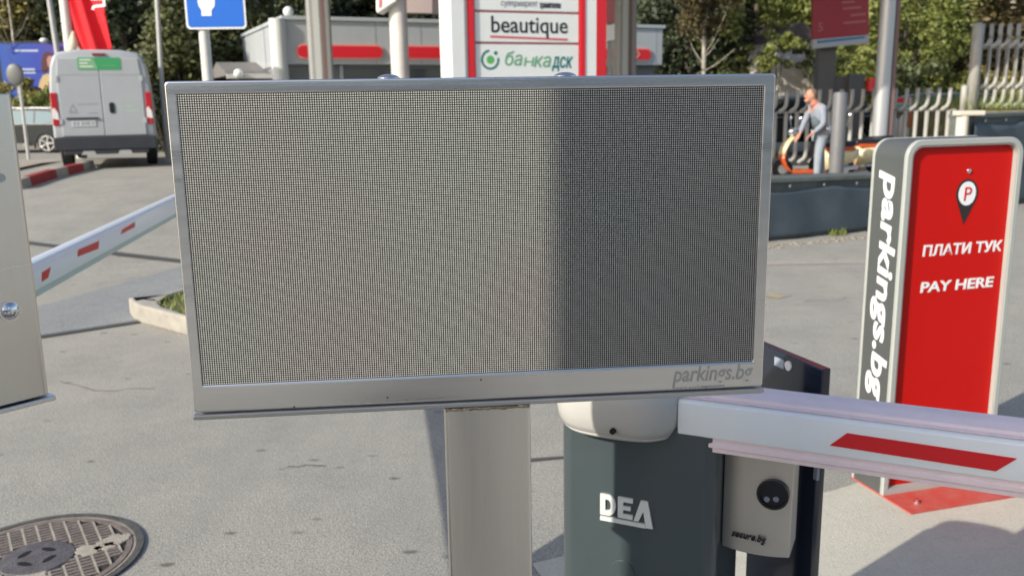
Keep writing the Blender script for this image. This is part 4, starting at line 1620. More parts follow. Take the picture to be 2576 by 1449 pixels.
for (a_, c_) in (((2120, 26), (2166, 22)), ((2140, 43), (2178, 39)), ((2122, 62), (2178, 57)), ((2118, 10), (2150, 8))):
    p, q = loc(*a_, TP, -0.31), loc(*c_, TP, -0.31)
    b = MB()
    b.prism([p, q, (q[0], q[1] + 0.05), (p[0], p[1] + 0.05)], -0.306, -0.3005, 'y')
    b.obj('print', PANELP, rb)
b = MB()
b.box(qx1 - 0.25, qx1 + 0.1, -0.25, -0.05, 0.2, 1.95)
b.obj('pump', mat('pump_dark', (0.08, 0.082, 0.09), 0.4), pt_, bevel=0.02)
b = MB()
b.tube([(qx1 + 0.30, -0.2, 1.55), (qx1 + 0.30, -0.2, 1.85)], 0.16, 16)
b.obj('red_drum', PANELR, pt_)
b = MB()
b.box(qx1 + 0.1005, qx1 + 0.5, -0.22, -0.1, 1.46, 1.549)
b.obj('shelf', DKPLAST, pt_)

# white pole with the corner of a sign box
WO = at(1007, 180, 14)
wp = thing('sign_pole', 'white round pole with the corner of a white sign box at its top', 'sign', (WO.x, WO.y, 0), rad(-8))
TW = TM(wp.location, rad(-8))
b = MB()
r_ = (loc(1030, 100, TW)[0] - loc(986, 100, TW)[0]) / 2
b.tube([(0, 0, 0), (0, 0, 6.0)], r_, 20)
b.obj('pole', POLEW, wp, smooth=True)
b = MB()
b.prism([loc(*p, TW, -0.2) for p in ((951, 36), (1000, 4), (1000, -120), (946, -120), (948, 28))], -0.25, 0.05, 'y')
b.obj('sign_box', PANELW, wp, bevel=0.02)
b = MB()
b.prism([loc(*p, TW, -0.25) for p in ((953, 22), (961, 18), (961, -110), (953, -110))], -0.258, -0.2505, 'y')
b.obj('red_line', PANELP, wp)
p = loc(1060, 30, TW, 0.8)
b = MB()
b.prism([loc(*q_, TW, 0.8) for q_ in ((1000, 34), (1128, 36), (1128, -100), (1000, -100))], 0.7, 0.9, 'y')
b.obj('back_board', mat('dull_rose_board', (0.30, 0.24, 0.235), 0.6), wp)

# ------------------------------------------------------------------ tenant sign tower
TO = at(1190, 180, 12.5)
YT = rad(22)
tt = thing('sign_tower', 'white and red sign tower with stacked shop name panels above the display board', 'sign', (TO.x, TO.y, 0), YT)
TT = TM(tt.location, YT)


def tx(px, py=120, y=0.0):
    return loc(px, py, TT, y)[0]


HT = 4.2
b = MB()
b.box(tx(1131), tx(1166), -0.08, 0.42, 0, HT)
b.obj('pillar', mat('tower_white', (0.72, 0.73, 0.71), 0.4, var=0.02), tt, bevel=0.008)
b = MB()
b.box(tx(1166) + 0.001, tx(1174), -0.04, 0.40, 0, HT)
b.obj('edge', mat('tower_cream', (0.80, 0.76, 0.68), 0.4), tt)
b = MB()
b.box(tx(1174) + 0.001, tx(1190), -0.06, 0.40, 0, HT)
b.obj('red_upright', PANELR, tt)
b = MB()
b.box(tx(1456), tx(1468), -0.06, 0.40, 0, HT)
b.obj('red_upright', PANELR, tt)
b = MB()
b.box(tx(1468) + 0.001, tx(1496), -0.05, 0.40, 0, HT)
b.obj('edge', PANELW, tt)
b = MB()
b.box(tx(1496) + 0.001, tx(1521), -0.05, 0.42, 0, HT)
b.obj('red_upright', PANELR, tt)
b = MB()
b.box(tx(1190) + 0.001, tx(1456) - 0.001, 0.0, 0.38, 0, HT)
b.obj('backing', mat('tower_rose', (0.52, 0.20, 0.21), 0.5), tt)
zr = [loc(1200, py, TT, -0.03)[1] for py in (28, 108, 230)]
rows = [(zr[2], zr[1] - 0.02), (zr[1] + 0.015, zr[0] - 0.02), (zr[0] + 0.015, zr[0] + 0.5), (zr[0] + 0.53, zr[0] + 1.0)]
xpa, xpb = tx(1194), tx(1453)
for za_, zb__ in rows:
    b = MB()
    b.box(xpa, xpb, -0.03, -0.001, za_, zb__)
    b.obj('name_panel', PANELW, tt)


def tl_(px, py):
    return loc(px, py, TT, -0.032)


def ttext(s_, a, e, size, matl, **k):
    x, z = tl_(*a)
    x2, _ = tl_(*e)
    return text(s_, size, matl, tt, Matrix.Translation((x, -0.032, z)), width=x2 - x, extrude=0.002, **k)


ttext('beautique', (1236, 82), (1428, 92), 0.31, ICONB, bold=0.008)
p, q = tl_(1233, 90), tl_(1428, 98)
b = MB()
b.prism([(p[0], p[1] - 0.03), (q[0], q[1] - 0.03 + 0.0), (q[0], q[1] + 0.0), (p[0], p[1])], -0.033, -0.0302, 'y')
b.obj('underline', mat('underline_rose', (0.60, 0.12, 0.14), 0.5), tt)
ttext('ба', (1270, 165), (1314, 167), 0.26, GSAGE, bold=0.008, shear=0.2)
ttext('ка', (1343, 169), (1386, 171), 0.26, GSAGE, bold=0.008, shear=0.2)
nx0, nz0 = tl_(1317, 167)
nx1, nz1 = tl_(1340, 145)
nh, sh_ = nz1 - nz0, (nz1 - nz0) * 0.2
b = MB()
for xa, xb, za, zb__ in ((nx0, nx0 + 0.024, 0, 1), (nx1 - 0.024, nx1, 0, 1), (nx0 + 0.0241, nx1 - 0.0241, 0.42, 0.58)):
    b.prism([(xa + sh_ * za, nz0 + nh * za), (xb + sh_ * za, nz0 + nh * za), (xb + sh_ * zb__, nz0 + nh * zb__), (xa + sh_ * zb__, nz0 + nh * zb__)], -0.034, -0.0302, 'y')
b.obj('lettering', GSAGE, tt)
ttext('дск', (1388, 171), (1441, 174), 0.27, GTEAL, bold=0.018, shear=0.2)
ttext('супермаркет', (1260, 15), (1352, 20), 0.11, VANSEAM, bold=0.012)
ttext('хранителен', (1357, 20), (1410, 23), 0.11, ICONB, bold=0.03)
lx_, lz_ = tl_(1233, 151)
RL = tl_(1256, 151)[0] - lx_
b = MB()
an_ = [rad(a) for a in range(95, 378, 12)]
b.ring([(lx_ + RL * math.cos(a), lz_ + RL * math.sin(a)) for a in an_] + [(lx_ + RL * 0.78 * math.cos(a), lz_ + RL * 0.78 * math.sin(a)) for a in reversed(an_)],
       [(lx_ + RL * 0.90 * math.cos(a), lz_ + RL * 0.90 * math.sin(a)) for a in an_] + [(lx_ + RL * 0.88 * math.cos(a), lz_ + RL * 0.88 * math.sin(a)) for a in reversed(an_)], -0.033, -0.0302)
b.obj('logo_ring', GTEAL, tt)
b = MB()
b.prism(circ(lx_ + RL * 0.02, lz_, RL * 0.42, 20), -0.033, -0.0302, 'y')
b.obj('logo_dot', GGREEN, tt)
b = MB()
b.prism(circ(lx_ + RL * 0.62, lz_ + RL * 0.66, RL * 0.2, 14), -0.033, -0.0302, 'y')
b.obj('logo_dot', GTEAL, tt)
# small rose and white sign plate behind its right edge
SP = at(1534, 120, 20)
sp = thing('hanging_sign', 'small dull rose and white sign plate between tower and canopy column', 'sign', (SP.x, SP.y, 0))
TSp = TM(sp.location, 0)
b = MB()
b.box(-0.05, 0.05, 0.0, 0.08, 0, 5.2)
b.obj('post', COLG, sp)
b = MB()
b.prism([loc(*p, TSp, -0.06) for p in ((1515, 62), (1546, 58), (1546, -60), (1515, -60))], -0.09, -0.03, 'y')
b.obj('rose_plate', PANELP, sp)
b = MB()
b.prism([loc(*p, TSp, -0.06) for p in ((1515, 108), (1546, 100), (1546, 62), (1515, 66))], -0.08, -0.03, 'y')
b.obj('white_plate', PANELW, sp)

# ------------------------------------------------------------------ walls with tarpaulin on the right
def wall(label, p, q, zt0, zt1, group):
    p, q = Vector(p), Vector(q)
    yaw = math.atan2(q.y - p.y, q.x - p.x)
    ln = (q - p).length
    t = thing('tarpaulin_wall', label, 'wall', (p.x, p.y, 0), yaw)
    b = MB()
    b.prism([(0, 0), (ln, 0), (ln, zt1 - 0.05), (0, zt0 - 0.05)], 0.02, 0.28, 'y')
    b.obj('core', LEDGE, t)
    b = MB()
    b.prism([(0, zt0 - 0.05 + 0.0005), (ln, zt1 - 0.05 + 0.0005), (ln, zt1), (0, zt0)], -0.03, 0.32, 'y')
    b.obj('cap', LEDGE, t, bevel=0.01)
    b = MB()
    NU_, NV_ = int(ln / 0.08), 14
    g = []
    for j in range(NV_ + 1):
        row = []
        for i in range(NU_ + 1):
            u, v = i / NU_, j / NV_
            zt_ = zt0 + (zt1 - zt0) * u - 0.10
            sag = 0.05 * abs(math.sin(u * ln * 2.4)) * v ** 3
            row.append(b.bm.verts.new((u * ln, -0.012 - 0.02 * abs(math.sin(u * ln * 2.4 + v)) * (0.3 + v) - 0.012 * math.sin(u * ln * 9 + v * 2), 0.03 + (zt_ - 0.03) * v - sag)))
        g.append(row)
    for j in range(NV_):
        for i in range(NU_):
            b.bm.faces.new((g[j][i], g[j][i + 1], g[j + 1][i + 1], g[j + 1][i]))
    tp = b.obj('tarpaulin', TARP, t, smooth='all')
    so = tp.modifiers.new('solid', 'SOLIDIFY')
    so.thickness = 0.004
    n = int(ln / 0.42)
    for i in range(n):
        u = (i + 0.5) / n
        b = MB()
        z = zt0 + (zt1 - zt0) * u - 0.085
        b.tube([(u * ln, -0.035, z), (u * ln, -0.02, z)], 0.015, 10)
        b.obj('eyelet', CHROME, tp)
    return t


wall('low wall hung with slate tarpaulin between the display board and the kiosk', gp(1840, 618), gp(2330, 566), 0.66, 0.60, None)
hw0, hw1 = at(2428, 500, 11.2), at(2640, 500, 12.4)
wall('higher wall hung with slate tarpaulin behind the kiosk at the right edge', (hw0.x, hw0.y), (hw1.x + 1.0, hw1.y + 0.6), at(2428, 288, 11.2).z, at(2640, 280, 12.4).z, None)
wq = at(2413, 400, 11.1)
wpst = thing('wall_post', 'cream stub post at the left end of the higher tarpaulin wall', 'post', (wq.x, wq.y, 0))
b = MB()
b.tube([(0, 0, 0), (0, 0, at(2413, 292, 11.1).z)], 0.07, 14)
b.obj('shaft', FENCEL, wpst, smooth=True)
b = MB()
zz_ = at(2413, 292, 11.1).z
b.box(-0.10, 0.24, -0.08, 0.08, zz_ + 0.001, zz_ + 0.06)
b.obj('cap_stone', FENCEL, wpst, bevel=0.015)
# rubble strip and weeds at the wall foot
b = MB()
R_ = random.Random(9)
wa, wb = Vector(gp(1850, 622)), Vector(gp(2330, 572))
for i in range(260):
    u = R_.random()
    p = wa.lerp(wb, u) + Vector((0.02, -0.12 - 0.16 * R_.random()))
    b.ball((p.x, p.y, 0.0), R_.uniform(0.008, 0.03), sz=0.6, u=6, v=4)
tag(b.obj('gravel', mat('rubble', (0.25, 0.22, 0.18), 0.95, var=0.3, vscale=9), smooth='all'), 'loose rubble along the foot of the low wall', 'gravel', kind='stuff')
wd0 = gp(2105, 592)
tag(blades('weeds', [(wd0[0] - 0.08, wd0[1] - 0.06), (wd0[0] + 0.10, wd0[1] - 0.04), (wd0[0] + 0.10, wd0[1] + 0.08), (wd0[0] - 0.08, wd0[1] + 0.06)], 110, 0.0, 0.03, 0.09, GRASS, 5), 'small weeds growing at the foot of the low tarpaulin wall', 'weeds', kind='stuff')

# ------------------------------------------------------------------ fences of bent bars
FY = 19.3


def bar_mesh(z0, z1, zbends, r, name, parent, x):
    """bars that step sideways at every bend"""
    b = MB()
    lv = [z0] + zbends + [z1]
    for k in range(len(lv) - 1):
        a, c = lv[k], lv[k + 1]
        pts = [(-0.16, 0.0, a - 0.03), (-0.12, 0.0, a + 0.01), (-0.05, 0, a + 0.05), (-0.012, 0, a + 0.12), (0, 0, a + 0.22), (0, 0, c - 0.04 if k < len(lv) - 2 else c)]
        if k == 0:
            pts = [(-0.16, 0.0, a - 0.03), (-0.12, 0.0, a + 0.01), (-0.05, 0, a + 0.05), (-0.012, 0, a + 0.12), (0, 0, a + 0.22), (0, 0, c - 0.04)]
        b.tube(pts, r, 10)
    return b


def fence(label, px0, px1, step_px, pyt, pybends, pyb, posts, r):
    p, q = at(px0, 300, FY), at(px1, 300, FY)
    t = thing('fence', label, 'fence', (p.x, p.y, 0))
    T = TM(t.location, 0)
    zt_ = loc(px0, pyt, T)[1]
    zb_ = loc(px0, pyb, T)[1]
    zs = [loc(px0, y, T)[1] for y in pybends]
    step_ = step_px / 2201 * FY
    first = None
    x = 0.0
    while x < q.x - p.x:
        if first is None:
            first = bar_mesh(zb_, zt_, zs, r, 'bar', t, 0).obj('bar', FENCE, t, smooth='all')
            o = first
        else:
            o = first.copy()
            COL.objects.link(o)
            o.parent = t
        o.location.x = x
        x += step_
    for z in zs:
        b = MB()
        b.box(-0.2, q.x - p.x + 0.05, 0.03, 0.07, z - 0.045, z - 0.005)
        b.obj('rail', FENCE, t)
    for px, top, bot, rr in posts:
        xx = at(px, 300, FY).x - p.x
        b = MB()
        za_, zc_ = loc(px, bot, T)[1], loc(px, top, T)[1]
        b.tube([(xx, -0.12, min(za_, 0) if bot > 400 else za_), (xx, -0.12, zc_ - rr * 0.4), (xx, -0.12, zc_)], [rr, rr, rr * 0.55], 14)
        b.obj('post', FENCE, t, smooth='all')
    return t


fence('bent bar fence with a thick grey post behind the walking man', 1950, 2400, 26.2, 228, [281], 408, [], 0.043)
fence('taller bent bar fence on the raised ground at the right edge', 2452, 2640, 21.5, 62, [118, 222], 268, [(2433, 60, 290, 0.11), (2413, 215, 300, 0.07)], 0.043)
pq = at(2111, 300, 14.9)
fp = thing('steel_post', 'thick grey steel post between the man and the lamp pole', 'post', (pq.x, pq.y, 0))
b = MB()
zp = at(2111, 232, 14.9).z
b.tube([(0, 0, 0), (0, 0, zp - 0.05), (0, 0, zp - 0.01), (0, 0, zp)], [0.115, 0.115, 0.10, 0.06], 18)
b.obj('shaft', mat('post_grey', (0.15, 0.15, 0.155), 0.5, var=0.1, vscale=5), fp, smooth=True)
b = MB()
b.tube([(0, 0, 0), (0, 0, 0.02)], 0.2, 18)
b.obj('base_plate', DKPLAST, fp)
# raised bank under the taller fence
hz = at(2430, 268, FY).z
b = MB()
x0_ = at(2404, 300, FY).x
b.loft([[(x0_, FY - 0.6, 0), (x0_, FY - 0.5, hz - 0.1), (x0_, FY + 4, hz), (x0_, FY + 4, 0)], [(x0_ + 6, FY - 0.6, 0), (x0_ + 6, FY - 0.5, hz - 0.1), (x0_ + 6, FY + 4, hz), (x0_ + 6, FY + 4, 0)]])
struct('terrain', b, mat('dry_bank', (0.22, 0.19, 0.10), 0.95, var=0.4, vscale=4, bump=0.8, bscale=14))
poly_ = [(x0_, FY - 0.5), (x0_ + 6, FY - 0.5), (x0_ + 6, FY + 3.5), (x0_, FY + 3.5)]
tag(blades('dry_grass', poly_, 4000, hz - 0.06, 0.1, 0.45, GRASS, 8), 'dry grass on the raised bank under the taller fence', 'grass', kind='stuff')

# ------------------------------------------------------------------ gas bottle rack
GO = at(2262, 420, 20.6)
gr_ = thing('gas_bottle_rack', 'white gas bottle rack with red and green board behind the fence', 'rack', (GO.x, GO.y, 0))
TG = TM(gr_.location, 0)
for px in (2244, 2274):
    x = loc(px, 300, TG)[0]
    zt_ = loc(px, 290, TG)[1]
    b = MB()
    b.tube([(x, 0, 0.05), (x, 0, zt_ - 0.22), (x, 0, zt_ - 0.1), (x, 0, zt_ - 0.03), (x, 0, zt_)], [0.15, 0.15, 0.12, 0.07, 0.05], 18)
    b.obj('bottle', mat('bottle_white', (0.66, 0.63, 0.60), 0.4), gr_, smooth='all')
b = MB()
b.prism([loc(*p, TG) for p in ((2228, 275), (2302, 275), (2302, 245), (2228, 245))], 0.18, 0.24, 'y')
bd = b.obj('board', mat('rack_board', (0.55, 0.52, 0.50), 0.5), gr_)
b = MB()
b.prism([loc(*p, TG) for p in ((2234, 259), (2296, 259), (2296, 247), (2234, 247))], 0.172, 0.1795, 'y')
b.obj('red_band', PANELR, bd)
b = MB()
b.prism([loc(*p, TG) for p in ((2234, 272), (2296, 272), (2296, 261), (2234, 261))], 0.172, 0.1795, 'y')
b.obj('green_band', mat('rack_green', (0.16, 0.38, 0.28), 0.5), bd)
b = MB()
x = loc(2278, 330, TG)[0]
b.prism([(x - 0.05, 0.75), (x + 0.04, 0.72), (x + 0.06, 1.0), (x + 0.02, 1.22), (x - 0.04, 1.15)], -0.175, -0.165, 'y')
b.obj('rust_patch', mat('rust_orange', (0.42, 0.15, 0.07), 0.8), gr_)
b = MB()
xx0, xx1 = loc(2232, 300, TG)[0], loc(2298, 300, TG)[0]
for x in (xx0, xx1):
    b.box(x - 0.02, x + 0.02, 0.2405, 0.28, 0, loc(2262, 246, TG)[1])
b.box(xx0 - 0.02, xx1 + 0.02, -0.16, 0.2, 0.0, 0.049)
b.obj('frame', POLEW, gr_)

# ------------------------------------------------------------------ motor scooters
SY = 16.1
sc0 = at(1950, 452, SY)
TSC = TM((sc0.x, SY, 0), 0)


def scooter(label, org, yaw, ca, cb, seat_on=True):
    t = thing('motor_scooter', label, 'motor scooter', org, yaw, 'motor scooters by the fence')
    for x in (0.12, 1.22):
        b = MB()
        M = Matrix.Translation((x, 0, 0.19)) @ Matrix.Rotation(rad(90), 4, 'X')
        b.loft([[M @ Vector((r_ * math.cos(a), r_ * math.sin(a), z_)) for a in [2 * math.pi * i / 22 for i in range(22)]] for r_, z_ in ((0.14, -0.045), (0.18, -0.035), (0.19, 0), (0.18, 0.035), (0.14, 0.045))])
        wh = b.obj('wheel', TYRE, t, smooth=True)
        b = MB()
        b.tube([M @ Vector((0, 0, -0.05)), M @ Vector((0, 0, 0.05))], 0.09, 14)
        b.obj('rim', CHROME, wh)
    # leg shield: cream above, orange below, curved in the side view
    up = [(0.29, 0.76), (0.18, 0.66), (0.12, 0.55), (0.10, 0.45)]
    lo = [(0.10, 0.45), (0.10, 0.36), (0.14, 0.26), (0.22, 0.17), (0.30, 0.13)]

    def shell(path, ww, th=0.045):
        b = MB()
        secs = []
        for (x, z), w_ in zip(path, ww):
            secs.append([(x - th, -w_ * 0.3, z), (x - th * 0.4, -w_, z), (x + th * 0.5, -w_ * 0.9, z), (x + th, 0, z), (x + th * 0.5, w_ * 0.9, z), (x - th * 0.4, w_, z), (x - th, w_ * 0.3, z)])
        b.loft(secs)
        return b
    shell(up, [0.12, 0.19, 0.20, 0.19]).obj('leg_shield', ca, t, smooth='all')
    shell(lo, [0.19, 0.19, 0.17, 0.16, 0.15]).obj('lower_shield', cb, t, smooth='all')
    b = MB()
    b.box(0.26, 0.86, -0.15, 0.15, 0.115, 0.175)
    b.obj('floorboard', cb, t, bevel=0.02)
    b = MB()
    b.loft([[(0.80, -0.13, 0.16), (0.80, 0.13, 0.16), (0.82, 0.11, 0.52), (0.82, -0.11, 0.52)], [(1.05, -0.16, 0.22), (1.05, 0.16, 0.22), (1.05, 0.14, 0.56), (1.05, -0.14, 0.56)], [(1.30, -0.15, 0.30), (1.30, 0.15, 0.30), (1.32, 0.12, 0.56), (1.32, -0.12, 0.56)], [(1.45, -0.08, 0.40), (1.45, 0.08, 0.40), (1.45, 0.08, 0.52), (1.45, -0.08, 0.52)]])
    b.obj('rear_body', ca, t, smooth='all')
    b = MB()
    b.box(0.84, 1.36, -0.15, 0.15, 0.50, 0.575)
    b.obj('tail_trim', cb, t, bevel=0.02)
    b = MB()
    b.loft([[(0.78, -0.11, 0.58), (0.78, 0.11, 0.58), (0.80, 0.09, 0.65), (0.80, -0.09, 0.65)], [(1.38, -0.13, 0.58), (1.38, 0.13, 0.58), (1.36, 0.10, 0.67), (1.36, -0.10, 0.67)]])
    b.obj('seat', BLACK, t, bevel=0.015, smooth=True)
    b = MB()
    b.tube([(0.12, 0, 0.2), (0.28, 0, 0.80), (0.31, 0, 0.88)], 0.03, 10)
    b.obj('fork', SCDARK, t, smooth=True)
    b = MB()
    b.tube([(0.34, -0.30, 0.88), (0.30, -0.12, 0.90), (0.30, 0.12, 0.90), (0.34, 0.30, 0.88)], 0.017, 8)
    hb = b.obj('handlebar', CHROME, t, smooth=True)
    b = MB()
    b.ball((0.25, 0, 0.84), 0.08, sx=0.8)
    b.obj('headlight', CHROME, hb, smooth=True)
    for s_ in (-1, 1):
        b = MB()
        b.tube([(0.31, 0.2 * s_, 0.89), (0.30, 0.24 * s_, 1.04)], 0.008, 6)
        b.ball((0.30, 0.25 * s_, 1.08), 0.055, sx=0.4)
        b.obj('mirror', CHROME, hb, smooth=True)
    b = MB()
    b.tube([(0.95, -0.17, 0.17), (1.40, -0.17, 0.22)], [0.025, 0.04], 10)
    b.obj('exhaust', CHROME, t, smooth=True)
    return t


scooter('orange and cream motor scooter held by the man in pale clothes', (sc0.x, SY, 0), 0.0, CREAM, ORANGE)
s2 = at(2075, 440, 17.9)
scooter('dark grey motor scooter parked behind the orange one', (s2.x, s2.y, 0), rad(8), SCDARK, SCDARK)

s3 = at(2042, 440, 16.9)
scooter('orange and cream motor scooter half hidden behind the thick grey post', (s3.x, s3.y, 0), rad(4), CREAM, ORANGE)

# ------------------------------------------------------------------ the man
MY = 15.55
mo_ = at(2048, 458, MY)
mn = thing('person', 'bald man in pale blue sweater and pale jeans leaning over an orange scooter', 'person', (mo_.x, MY, 0))
k_ = 0.98


def hand(base, d, side):
    """palm and five fingers: vertices, edges, radii that hang on the wrist at base"""
    base, d = Vector(base), Vector(d).normalized()
    up = Vector((0, 0, 1))
    s_ = d.cross(up).normalized()
    V, E_, R_ = [], [], []
    V.append(base + d * 0.05)
    R_.append((0.034, 0.018))
    for i, (o, l_) in enumerate(((-0.026, 0.065), (-0.009, 0.075), (0.009, 0.07), (0.026, 0.055))):
        a = base + d * 0.085 + s_ * o
        c = a + d * l_ * 0.55 - up * 0.012
        e = c + d * l_ * 0.25 - up * 0.028
        n = len(V)
        V += [a, c, e]
        R_ += [(0.010, 0.010), (0.0088, 0.0088), (0.0075, 0.0075)]
        E_ += [(0, n), (n, n + 1), (n + 1, n + 2)]
    n = len(V)
    V += [base + d * 0.04 + s_ * side * 0.035, base + d * 0.075 + s_ * side * 0.05 - up * 0.01, base + d * 0.098 + s_ * side * 0.04 - up * 0.022]
    R_ += [(0.011, 0.011), (0.0095, 0.0095), (0.008, 0.008)]
    E_ += [(0, n), (n, n + 1), (n + 1, n + 2)]
    return V, E_, R_


HIP, SPN, CHE, NEC, HD0, HD1 = (0.085, 0, 0.86), (0.07, 0, 1.02), (0.01, 0, 1.24), (-0.07, 0, 1.37), (-0.12, 0, 1.45), (-0.145, 0, 1.53)
SHn, ELn, WRn = (0.02, -0.19, 1.29), (0.035, -0.24, 1.02), (-0.13, -0.20, 0.86)
SHf, ELf, WRf = (-0.06, 0.18, 1.29), (-0.16, 0.21, 1.03), (-0.24, 0.17, 0.84)
HPn, KNn, ANn, TOn = (0.075, -0.09, 0.82), (0.015, -0.10, 0.47), (0.01, -0.10, 0.085), (-0.12, -0.11, 0.04)
HPf, KNf, ANf, TOf = (0.09, 0.09, 0.82), (0.12, 0.10, 0.47), (0.17, 0.10, 0.085), (0.05, 0.11, 0.04)
V = [HIP, SPN, CHE, NEC, HD0, HD1, SHn, ELn, WRn, SHf, ELf, WRf, HPn, KNn, ANn, TOn, HPf, KNf, ANf, TOf]
E_ = [(0, 1), (1, 2), (2, 3), (3, 4), (4, 5), (2, 6), (6, 7), (7, 8), (2, 9), (9, 10), (10, 11), (0, 12), (12, 13), (13, 14), (14, 15), (0, 16), (16, 17), (17, 18), (18, 19)]
R_ = [(0.12, 0.10), (0.12, 0.09), (0.14, 0.10), (0.055, 0.055), (0.085, 0.075), (0.088, 0.08), 0.05, 0.04, 0.027, 0.05, 0.04, 0.027, 0.08, 0.055, 0.036, 0.032, 0.08, 0.055, 0.036, 0.032]
for wr, el_, hv, sd in ((8, ELn, WRn, 1), (11, ELf, WRf, -1)):
    v, e, r = hand(hv, Vector(hv) - Vector(el_) + Vector((-0.1, 0, -0.04)), sd)
    n = len(V)
    V += v
    R_ += r
    E_.append((wr, n))
    E_ += [(a + n, c + n) for a, c in e]
skin('body', [Vector(v) for v in V], E_, R_, SKIN, mn, 1)
b = MB()
hc = Vector((-0.135, 0, 1.50))
b.ball(hc, 0.096, sx=1.0, sy=0.86, sz=1.18, u=20, v=14)
b.ball(hc + Vector((-0.098, 0, -0.02)), 0.020, sx=1.0, sy=0.7, sz=1.3)
for s_ in (-1, 1):
    b.ball(hc + Vector((0.012, 0.083 * s_, -0.01)), 0.026, sx=0.7, sy=0.4, sz=1.1)
b.ball(hc + Vector((-0.06, 0, -0.085)), 0.05, sx=1.0, sy=0.85, sz=0.7)
b.obj('head', SKIN, mn, smooth='all')
b = MB()
for s_ in (-1, 1):
    b.ball(hc + Vector((-0.086, 0.034 * s_, 0.008)), 0.011, sx=0.6)
b.ball(hc + Vector((-0.098, 0, -0.066)), 0.016, sx=0.3, sy=1.3, sz=0.3)
b.obj('face_marks', ICONB, mn, smooth='all')
b = MB()
b.ball(hc + Vector((0.020, 0, 0.022)), 0.091, sx=1.0, sy=0.88, sz=1.06, u=20, v=14)
b.obj('hair', mat('cropped_hair', (0.17, 0.12, 0.085), 0.8), mn, smooth='all')
V = [HIP, SPN, CHE, (-0.045, 0, 1.34), SHn, ELn, (-0.118, -0.203, 0.872), SHf, ELf, (-0.235, 0.172, 0.853)]
skin('sweater', [Vector(v) for v in V], [(0, 1), (1, 2), (2, 3), (2, 4), (4, 5), (5, 6), (2, 7), (7, 8), (8, 9)],
     [(0.140, 0.125), (0.145, 0.115), (0.165, 0.125), (0.075, 0.075), 0.070, 0.058, 0.044, 0.070, 0.058, 0.044], SWEAT, mn, 1)
V = [(-0.055, -0.02, 1.17), (0.0, -0.02, 1.04), (0.03, -0.02, 0.92)]
skin('vest', [Vector(v) for v in V], [(0, 1), (1, 2)], [(0.115, 0.11), (0.13, 0.115), (0.13, 0.12)], VEST, mn, 1)
b = MB()
b.tube([(-0.065, 0, 1.345), (-0.085, 0, 1.385)], [0.082, 0.072], 14, cap=False)
o = b.obj('collar', COLLAR, mn, smooth='all')
so = o.modifiers.new('solid', 'SOLIDIFY')
so.thickness = 0.012
V = [(0.08, 0, 0.90), HPn, KNn, (0.01, -0.10, 0.10), HPf, KNf, (0.165, 0.10, 0.10)]
skin('jeans', [Vector(v) for v in V], [(0, 1), (1, 2), (2, 3), (0, 4), (4, 5), (5, 6)], [(0.145, 0.125), 0.105, 0.080, 0.064, 0.105, 0.080, 0.062], JEANS, mn, 1)
for an__, to in ((ANn, TOn), (ANf, TOf)):
    b = MB()
    a, c = Vector(an__), Vector(to)
    b.tube([a + Vector((0.05, 0, -0.035)), a + Vector((-0.01, 0, -0.03)), c + Vector((0.03, 0, -0.002)), c + Vector((-0.03, 0, -0.01))], [0.045, 0.052, 0.045, 0.022], 12)
    b.obj('shoe', SHOE, mn, smooth='all')
mn.scale = (k_, k_, k_)

# white house seen between the crowns
WS = at(1998, 240, 36)
ws = thing('house', 'small white rendered house glimpsed between the trees above the walking man', 'house', (WS.x, WS.y, 0), rad(12))
TWs = TM(ws.location, rad(12))
hx0, hx1 = loc(1962, 150, TWs)[0], loc(2046, 150, TWs)[0]
hz1, hz0 = loc(1998, 104, TWs)[1], loc(1998, 160, TWs)[1]
b = MB()
b.box(hx0, hx1, 0, 3, hz0, hz1)
b.obj('upper_wall', mat('white_render', (0.62, 0.63, 0.64), 0.8, var=0.12, vscale=1.5), ws)
b = MB()
b.box(hx0 - 0.1, hx1 + 0.1, -0.15, 3.1, 0, hz0 - 0.001)
b.obj('lower_wall', HOUSE, ws)
b = MB()
b.prism([(hx0 - 0.3, hz1 + 0.001), (hx1 + 0.3, hz1 + 0.001), ((hx0 + hx1) / 2, hz1 + 0.7)], -0.3, 3.3, 'y')
b.obj('roof', mat('dark_roof', (0.07, 0.06, 0.06), 0.8), ws)
b = MB()
b.box((hx0 + hx1) / 2 - 0.22, (hx0 + hx1) / 2 + 0.2, -0.02, 0.05, hz0 + 0.35, hz1 - 0.05)
b.obj('window', WINDK, ws)

